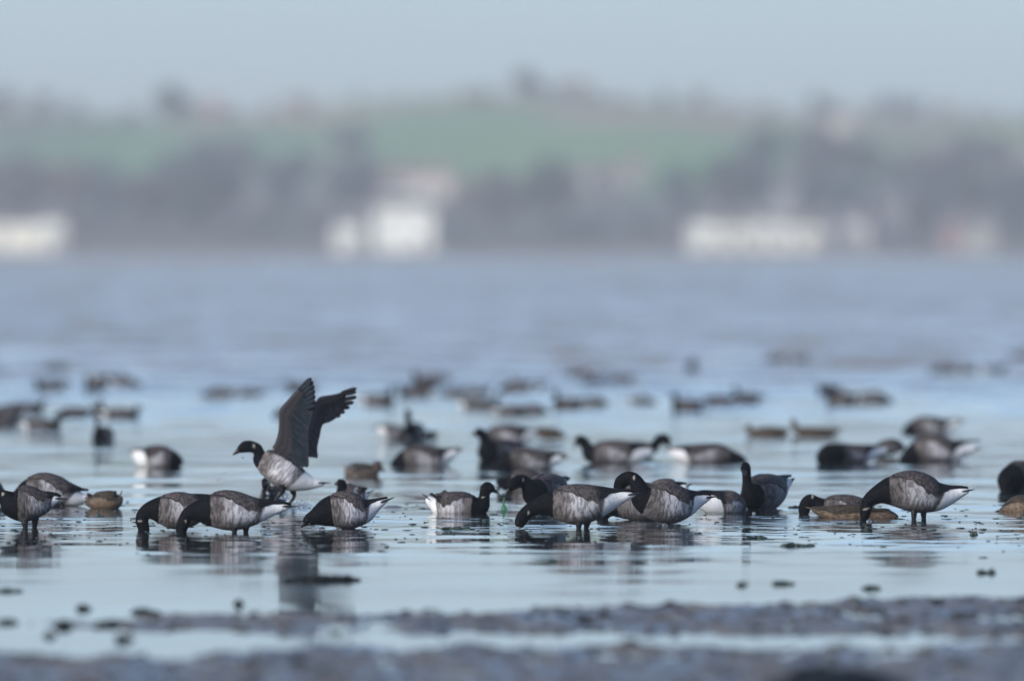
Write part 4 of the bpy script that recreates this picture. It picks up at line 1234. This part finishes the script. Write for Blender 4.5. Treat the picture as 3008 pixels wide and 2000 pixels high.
def make_tree(Hh, Wd, ci, seed, loc, label):
    rd = random.Random(seed)
    root = empty('tree', loc)
    tag(root, label, 'tree', 'trees on the far shore')
    S, _ = cr([(0, 0, -0.5), (0.1, 0, Hh * 0.25), (-0.05, 0.1, Hh * 0.55), (0, 0, Hh * 0.92)], 4)
    parts = [tube(S, np.linspace(Hh * 0.045, 0.04, len(S)), 8)]
    for i in range(7):
        a = rd.uniform(0, 6.28); z0 = Hh * rd.uniform(0.25, 0.6); L = Wd * rd.uniform(0.25, 0.42)
        parts.append(tube([(0, 0, z0), (L * .5 * math.cos(a), L * .5 * math.sin(a), z0 + Hh * .12), (L * math.cos(a), L * math.sin(a), z0 + Hh * 0.25)], [Hh * .018, Hh * .011, 0.03], 5))
    V, Fc = join(parts)
    mesh_obj('trunk', V, Fc, M_BARK, root)
    V, Fc = [], []
    for i in range(750):
        while True:
            p = np.array([rd.uniform(-1, 1) for _ in range(3)])
            q = np.linalg.norm(p)
            if q < 1 and q > 0.25 and math.sin(p[0] * 5 + seed) * math.sin(p[1] * 4) * math.sin(p[2] * 6 + seed * 2) > -0.35: break
        c = np.array([p[0] * Wd / 2, p[1] * Wd / 2, Hh * 0.62 + p[2] * Hh * 0.38])
        s = Wd * rd.uniform(0.03, 0.075)
        u = unit(np.array([rd.gauss(0, 1) for _ in range(3)])); v = unit(np.cross(u, [rd.gauss(0, 1), rd.gauss(0, 1), rd.gauss(0, 1)]))
        n0 = len(V)
        V += [tuple(c + u * s), tuple(c + v * s * 0.7), tuple(c - u * s), tuple(c - v * s * 0.7)]
        Fc.append((n0, n0 + 1, n0 + 2, n0 + 3))
    mesh_obj('crown', V, Fc, M_CROWN[ci], root)
    return root


def copy_tree(src, loc, s, rz, label):
    c = src.copy(); COL.objects.link(c); c.location = loc; c.scale = (s, s, s * random.uniform(0.85, 1.15)); c.rotation_euler = (0, 0, rz)
    c['label'] = label
    for ch in src.children:
        k = ch.copy(); COL.objects.link(k); k.parent = c
    return c


def tloc(px, D):
    x = wx(px, D)
    return (x, D, ground_z(x, D))


protos = [make_tree(8, 8, 0, 1, tloc(60, 1420), 'bare tree over the cream building at the frame edge'),
          make_tree(8, 7, 1, 2, tloc(1620, 1415), 'dark evergreen tree just beyond the two white houses'),
          make_tree(7, 7, 2, 3, tloc(210, 1440), 'reddish bare tree above the shore woods near the frame edge'),
          make_tree(10, 7, 3, 4, tloc(600, 1425), 'blue grey conifer in the middle of the wooded shore stretch')]
where = ['beside the cream building', 'in the wooded shore stretch', 'behind the small white house', 'near the two white houses', 'between the white houses and the long terrace', 'behind the long white terrace',
         'beyond the long white terrace', 'near the red roofed house']
def place_name(px):
    return where[int(np.clip(px / 3008 * 8, 0, 7))]
kinds = ['bare', 'dark evergreen', 'reddish', 'blue grey']
sizes = ['low', 'middling', 'tall']
cnt = 0
used = set()
ordn = ['first', 'second', 'third', 'fourth', 'fifth', 'sixth', 'seventh', 'eighth', 'ninth', 'tenth', 'eleventh', 'twelfth', 'thirteenth', 'fourteenth', 'fifteenth', 'sixteenth', 'seventeenth', 'eighteenth', 'nineteenth', 'twentieth', 'twenty first', 'twenty second', 'twenty third', 'twenty fourth', 'twenty fifth']
tally = {}
def auto_tree(px, D, Hh, ci):
    # no tree stands in front of a house that shows
    if D < 1480 and any(a < px < b for a, b in ((1075, 1365), (1610, 1930), (900, 985), (690, 790), (2250, 2370), (150, 250))):
        D = random.uniform(1385, 1400); Hh = random.uniform(2.0, 2.8)      # shrubs below the slope houses
    queue.append((px, D, Hh, ci))


queue = []
def noisy(a, b, n):
    return [a + (b - a) * (i + random.uniform(0.1, 0.9)) / n for i in range(n)]
for px in noisy(-200, 3200, 30):     # wooded foot of the hill
    ci = random.choice([0, 0, 1, 3, 3])
    if 1900 < px < 2560 or 940 < px < 1330 or px < 200: D = random.uniform(1425, 1450)
    else: D = random.uniform(1392, 1440)
    auto_tree(px, D, random.uniform(5.0, 7.5), ci)
for px in noisy(150, 3000, 20): auto_tree(px, random.uniform(1445, 1475), random.uniform(3.5, 5.5), random.choice([0, 3, 3, 1]))
for px in noisy(450, 1100, 9): auto_tree(px, random.uniform(1460, 1520), random.uniform(4, 6), random.choice([3, 0]))
for px in noisy(2150, 3100, 13): auto_tree(px, random.uniform(1450, 1530), random.uniform(4, 6.5), random.choice([3, 0, 1]))
for px in noisy(960, 1110, 2): auto_tree(px, random.uniform(1540, 1600), random.uniform(4, 5), 3)
for px in noisy(-100, 3100, 34): auto_tree(px, D_TOP - 20 - random.uniform(0, 25), random.uniform(1.4, 3.0), random.choice([2, 0, 2, 0, 3]))
for px in noisy(-100, 3100, 22): auto_tree(px, random.uniform(1400, 1440), random.uniform(4.5, 6.5), random.choice([0, 3, 3, 2]))
for px, Hh, ci in [(500, 6.0, 1), (545, 4.0, 1), (20, 3.5, 0), (130, 3.0, 0), (1540, 4, 0), (1575, 3, 0), (2395, 3.4, 3), (2600, 3.4, 3), (2650, 3.6, 3), (2700, 3.0, 3), (2440, 2.5, 1)]:
    auto_tree(px, D_TOP - 20, Hh, ci)
for px, D, Hh, ci in sorted(queue):
    where_ = 'on the ridge' if D > D_TOP - 50 else place_name(px)
    bits = kinds[ci], where_
    tally[bits] = tally.get(bits, 0) + 1
    lab = f'{ordn[tally[bits] - 1]} {kinds[ci]} tree {where_}, counting from the left'
    copy_tree(protos[ci], tloc(px, D), Hh / (8, 8, 7, 10)[ci], random.uniform(0, 6), lab)

# ---- houses
M_ROOFS = [plain("slate_roof", (0.13, 0.13, 0.14), 0.7, 0.3, 2, 0.2), plain("red_tile_roof", (0.36, 0.10, 0.08), 0.8, 0.2, 2, 0.2), plain("brown_tile_roof", (0.22, 0.15, 0.12), 0.8, 0.2, 2, 0.2)]
M_PANE = plain("window_glass", (0.03, 0.035, 0.04), 0.1, 0.6)
M_DOOR = plain("painted_door", (0.12, 0.09, 0.07), 0.5, 0.4)
WALLS = {}


def box(x0, x1, y0, y1, z0, z1):
    V = [(x, y, z) for z in (z0, z1) for y in (y0, y1) for x in (x0, x1)]
    return V, [(0, 2, 3, 1), (4, 5, 7, 6), (0, 1, 5, 4), (2, 6, 7, 3), (0, 4, 6, 2), (1, 3, 7, 5)]


def house(x0, x1, ytop, ybot, D, wall, roof, label, roofh=0.28, chim=True, storeys=1, cat='house', flat=False, name='house'):
    """x0..x1 columns, ytop..ybot rows of the wall in the photograph at distance D"""
    if D > 1400:                       # the slope decides how far away a house of this row stands
        for Dq in np.arange(1385, D_TOP - 5, 2.0):
            if HOR - (ground_z(wx((x0 + x1) / 2, Dq), Dq) - CAM_H) / Dq * F_PX <= ybot: D = Dq; break
    w = (x1 - x0) / F_PX * D; cx = wx((x0 + x1) / 2, D)
    zt, zb = wz(ytop, D), wz(ybot, D)
    h = zt - zb; dp = min(7.0, max(4.0, w * 0.6))
    root = empty(name, (cx, D, zb)); tag(root, label, cat, 'buildings on the far shore')
    if wall not in WALLS: WALLS[wall] = plain("render_wall_%d" % len(WALLS), wall, 0.85, 0.2, 0.8, 0.05)
    V, Fc = box(-w / 2, w / 2, 0, dp, -0.8, h)
    mesh_obj('wall', V, Fc, WALLS[wall], root, smooth=False)
    if flat:
        V, Fc = box(-w / 2 - 0.15, w / 2 + 0.15, -0.15, dp + 0.15, h + 0.003, h + 0.25)
    else:
        r = h * roofh + 0.6; e = 0.3
        V = [(-w / 2 - e, -e, h + 0.003), (w / 2 + e, -e, h + 0.003), (w / 2 + e, dp + e, h + 0.003), (-w / 2 - e, dp + e, h + 0.003), (-w / 2 - e, dp / 2, h + r), (w / 2 + e, dp / 2, h + r)]
        Fc = [(0, 1, 5, 4), (2, 3, 4, 5), (0, 4, 3), (1, 2, 5), (0, 3, 2, 1)]
    rf = mesh_obj('roof', V, Fc, M_ROOFS[roof], root, smooth=False)
    if chim and not flat:
        V, Fc = box(w * 0.28, w * 0.28 + 0.5, dp / 2 - 0.25, dp / 2 + 0.25, h + 0.35, h + 0.6 + h * roofh + 0.6)
        mesh_obj('chimney', V, Fc, WALLS[wall], rf, smooth=False)
    nwin = max(2, int(w / 3.6))
    for s in range(storeys):
        for i in range(nwin):
            if s == 0 and i == nwin // 2: continue
            wxx = -w / 2 + w * (i + 0.5) / nwin
            z0 = h * (s + 0.4) / storeys; hh_ = min(0.9, h / storeys * 0.30)
            V, Fc = box(wxx - 0.28, wxx + 0.28, -0.03, 0.05, z0, z0 + hh_)
            mesh_obj('window', V, Fc, M_PANE, root, smooth=False)
    wxx = -w / 2 + w * (nwin // 2 + 0.5) / nwin
    V, Fc = box(wxx - 0.4, wxx + 0.4, -0.03, 0.05, 0, min(2.0, h * 0.62))
    mesh_obj('door', V, Fc, M_DOOR, root, smooth=False)
    return root


WH, CR = (0.84, 0.84, 0.80), (0.74, 0.72, 0.66)
house(-60, 178, 658, 744, 1372, CR, 0, 'long low cream building at the shore, cut by the frame edge', storeys=1)
house(120, 188, 648, 744, 1368, WH, 0, 'narrow white end house joined to the cream building at the frame edge', chim=False)
house(978, 1062, 662, 752, 1370, WH, 0, 'small square white cottage standing by itself beside the big white house')
house(1100, 1274, 606, 750, 1370, WH, 0, 'big bright white house at the water edge, the brightest building', storeys=2, roofh=0.12)
house(1120, 1195, 562, 612, 1392, WH, 0, 'white upper wing rising behind the big bright house', chim=False)
house(1118, 1325, 520, 580, 1450, (0.74, 0.66, 0.60), 2, 'pale pinkish house on the slope above the big bright house')
for i, (a, b, yt, yb, c, l) in enumerate([(2024, 2115, 654, 742, WH, 'first and brightest house of the long white terrace'), (2117, 2198, 660, 738, CR, 'second house of the long terrace, creamier than the first'),
                                          (2200, 2264, 650, 736, WH, 'third and tallest house of the long white terrace'), (2266, 2342, 658, 736, WH, 'fourth house of the long white terrace'),
                                          (2344, 2420, 662, 734, CR, 'fifth and last bright house of the long white terrace')]):
    house(a, b, yt, yb, 1372 + i * 0.12, c, 0, l, roofh=0.15)
house(2426, 2550, 652, 732, 1376, (0.62, 0.58, 0.58), 0, 'dim lilac grey house beyond the end of the white terrace')
house(2590, 2650, 610, 712, 1380, (0.34, 0.32, 0.36), 0, 'tall narrow grey house standing apart from the terrace', storeys=2)
house(2280, 2340, 560, 640, 1399, (0.36, 0.37, 0.40), 0, 'grey upright house on the slope behind the white terrace', storeys=2)
house(2770, 2825, 655, 715, 1376, (0.36, 0.22, 0.24), 0, 'dull red house with a grey roof near the frame edge')
house(2835, 2925, 665, 725, 1376, (0.42, 0.42, 0.41), 0, 'grey house next to the dull red house')
house(1658, 1728, 512, 572, 1440, (0.66, 0.60, 0.58), 0, 'pale house on the green slope between the white house and the terrace')
house(1745, 1830, 515, 570, 1440, (0.34, 0.30, 0.35), 2, 'dull mauve house beside the pale slope house')
house(1845, 1900, 490, 545, 1470, (0.34, 0.32, 0.37), 2, 'small mauve house highest on the green slope')
house(2450, 2500, 345, 392, 1690, (0.75, 0.68, 0.60), 0, 'small bright cottage near the hill top by the dark trees')
house(925, 960, 565, 592, 1420, (0.45, 0.45, 0.45), 0, 'small grey house just above the white cottage')
house(715, 765, 575, 612, 1420, (0.32, 0.33, 0.35), 0, 'grey house among the shore woods')
house(175, 225, 545, 580, 1450, (0.40, 0.30, 0.28), 1, 'dull red house in the trees near the frame edge')
house(600, 640, 318, 338, 1735, (0.42, 0.30, 0.28), 1, 'small red roofed farmhouse under the big hill top tree', roofh=0.5)
house(845, 905, 305, 330, 1735, (0.45, 0.36, 0.30), 2, 'brownish farm building on the ridge')
house(1640, 1720, 262, 296, 1740, (0.50, 0.44, 0.42), 2, 'pale long barn on the ridge next to the ridge tree')
# strand wall in front of the houses
V, Fc = box(-75, 75, 1361, 1361.4, -0.3, 0.75)
tag(mesh_obj('sea_wall', V, Fc, plain("grey_stone_wall", (0.17, 0.16, 0.155), 0.9, 0.1, 0.8, 0.3), smooth=False), 'low grey stone wall running along the far shore under the houses', 'wall')

# ------------------------------------------------------------------ haze over the bay
V, Fc = box(-910, 910, -30, 2100, -2.0, 45)
hz = mesh_obj('haze', V, Fc, None, smooth=False)
hm = bpy.data.materials.new("sea_haze"); hm.use_nodes = True
ht = hm.node_tree
for n in list(ht.nodes): ht.nodes.remove(n)
ho = ht.nodes.new('ShaderNodeOutputMaterial'); hv = ht.nodes.new('ShaderNodeVolumePrincipled')
hv.inputs['Color'].default_value = (0.88, 0.93, 1.0, 1)
hv.inputs['Density'].default_value = 0.00037
hv.inputs['Anisotropy'].default_value = 0.2
ht.links.new(hv.outputs[0], ho.inputs['Volume'])
hz.data.materials.append(hm)
tag(hz, kind='stuff')
hz['label'] = 'pale sea haze over the bay and the far shore'
